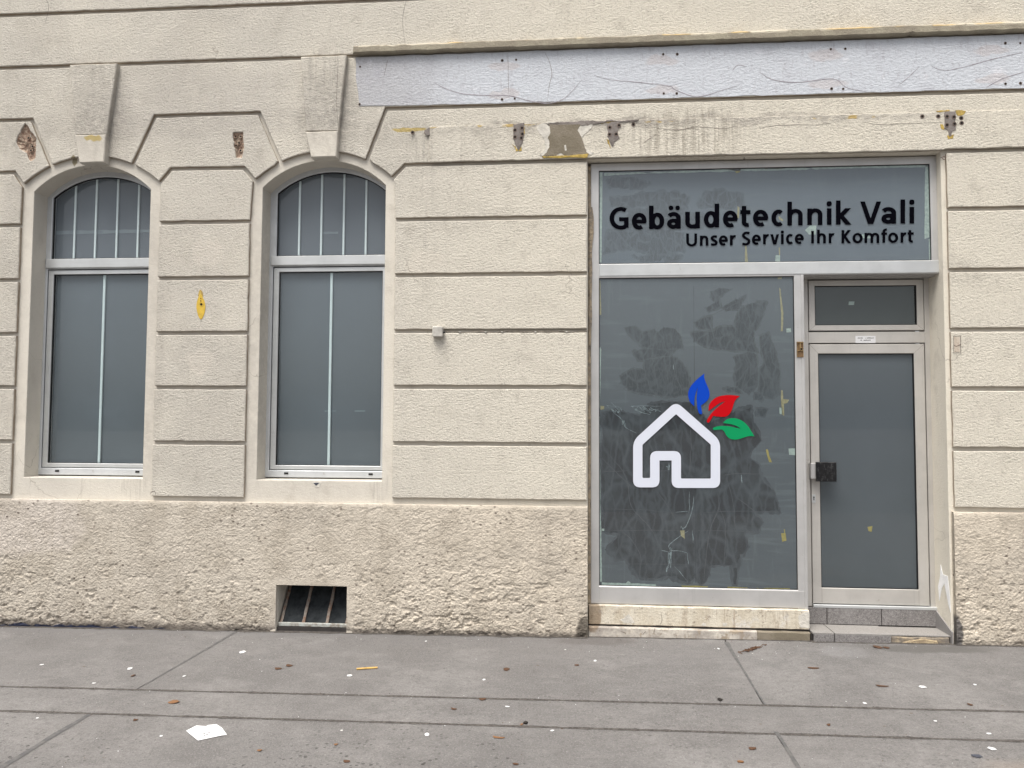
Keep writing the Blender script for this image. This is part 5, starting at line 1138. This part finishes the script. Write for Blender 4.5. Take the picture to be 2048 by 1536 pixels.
scrap('dark_scrap',1954,1513,26,9,'slate','flat dark blue-grey scrap at lower right','scrap',None,7,curl=.003); scrap('pebble',1051,1447,10,6,'black_leaf','black pebble on the second joint near the middle','pebble',None,8,curl=.002,thick=.006)
scrap('cigarette_stub',1481,1525,15,4,'leaf_o','small orange and white stub at the bottom edge, left of the lower right tar joint','stub',None,9,thick=.005)
a=on_ground(713,1340); b=on_ground(755,1337); mb=MB(); tube(mb,[(a[0]-b[0],a[1]-b[1],.006),((a[0]-b[0])/2,(a[1]-b[1])/2,.0065),(0,0,.006)],.0065,5); o=mb.build('wooden_stick',M['wood']); o.location=(b[0],b[1],gz(b[0])); tag(o,'short flat yellow wooden stick on the pavement below the right arched window','stick')
# heap of plant debris
mb=MB(); rnd=random.Random(4); c=on_ground(1503,1300)
for k in range(60):
    t=rnd.gauss(0,.045); x=t; y=t*.9+rnd.gauss(0,.012); an=rnd.uniform(0,3.14); l=rnd.uniform(.006,.018)
    tube(mb,[(x-l*math.cos(an),y-l*math.sin(an),.003+rnd.random()*.008),(x+l*math.cos(an),y+l*math.sin(an),.003+rnd.random()*.008)],.0022,4)
o=mb.build('plant_debris',M['leaf']); o.location=(c[0],c[1],gz(c[0])); tag(o,'small heap of brown plant debris under the shop window beside the tar joint','debris')
# loose grit on the pavement
rnd=random.Random(21); mb=MB()
for k in range(1500):
    x=rnd.uniform(-5,4.2); z_=rnd.random()
    y= -rnd.random()**2*.30-.02 if z_<.35 else (J1(x)+rnd.gauss(0,.03) if z_<.5 else (J2(x)+rnd.gauss(0,.03) if z_<.65 else rnd.uniform(-2.6,-.1)))
    r=rnd.uniform(.0012,.0036); h=r*rnd.uniform(.4,1); z=gz(x); mi=rnd.choice((0,0,0,0,1,2,2))
    a0=rnd.uniform(0,6); vs=[(x+r*math.cos(a0+k_*1.57)*rnd.uniform(.6,1.3),y+r*math.sin(a0+k_*1.57)*rnd.uniform(.6,1.3),z) for k_ in range(4)]+[(x,y,z+h)]
    mb.add(vs,[(0,1,4),(1,2,4),(2,3,4),(3,0,4)],mi)
tag(mb.build('loose_grit',[M['joint'],M['paper'],M['leaf']]),'fine grit and crumbs scattered over the pavement','grit',kind='stuff')
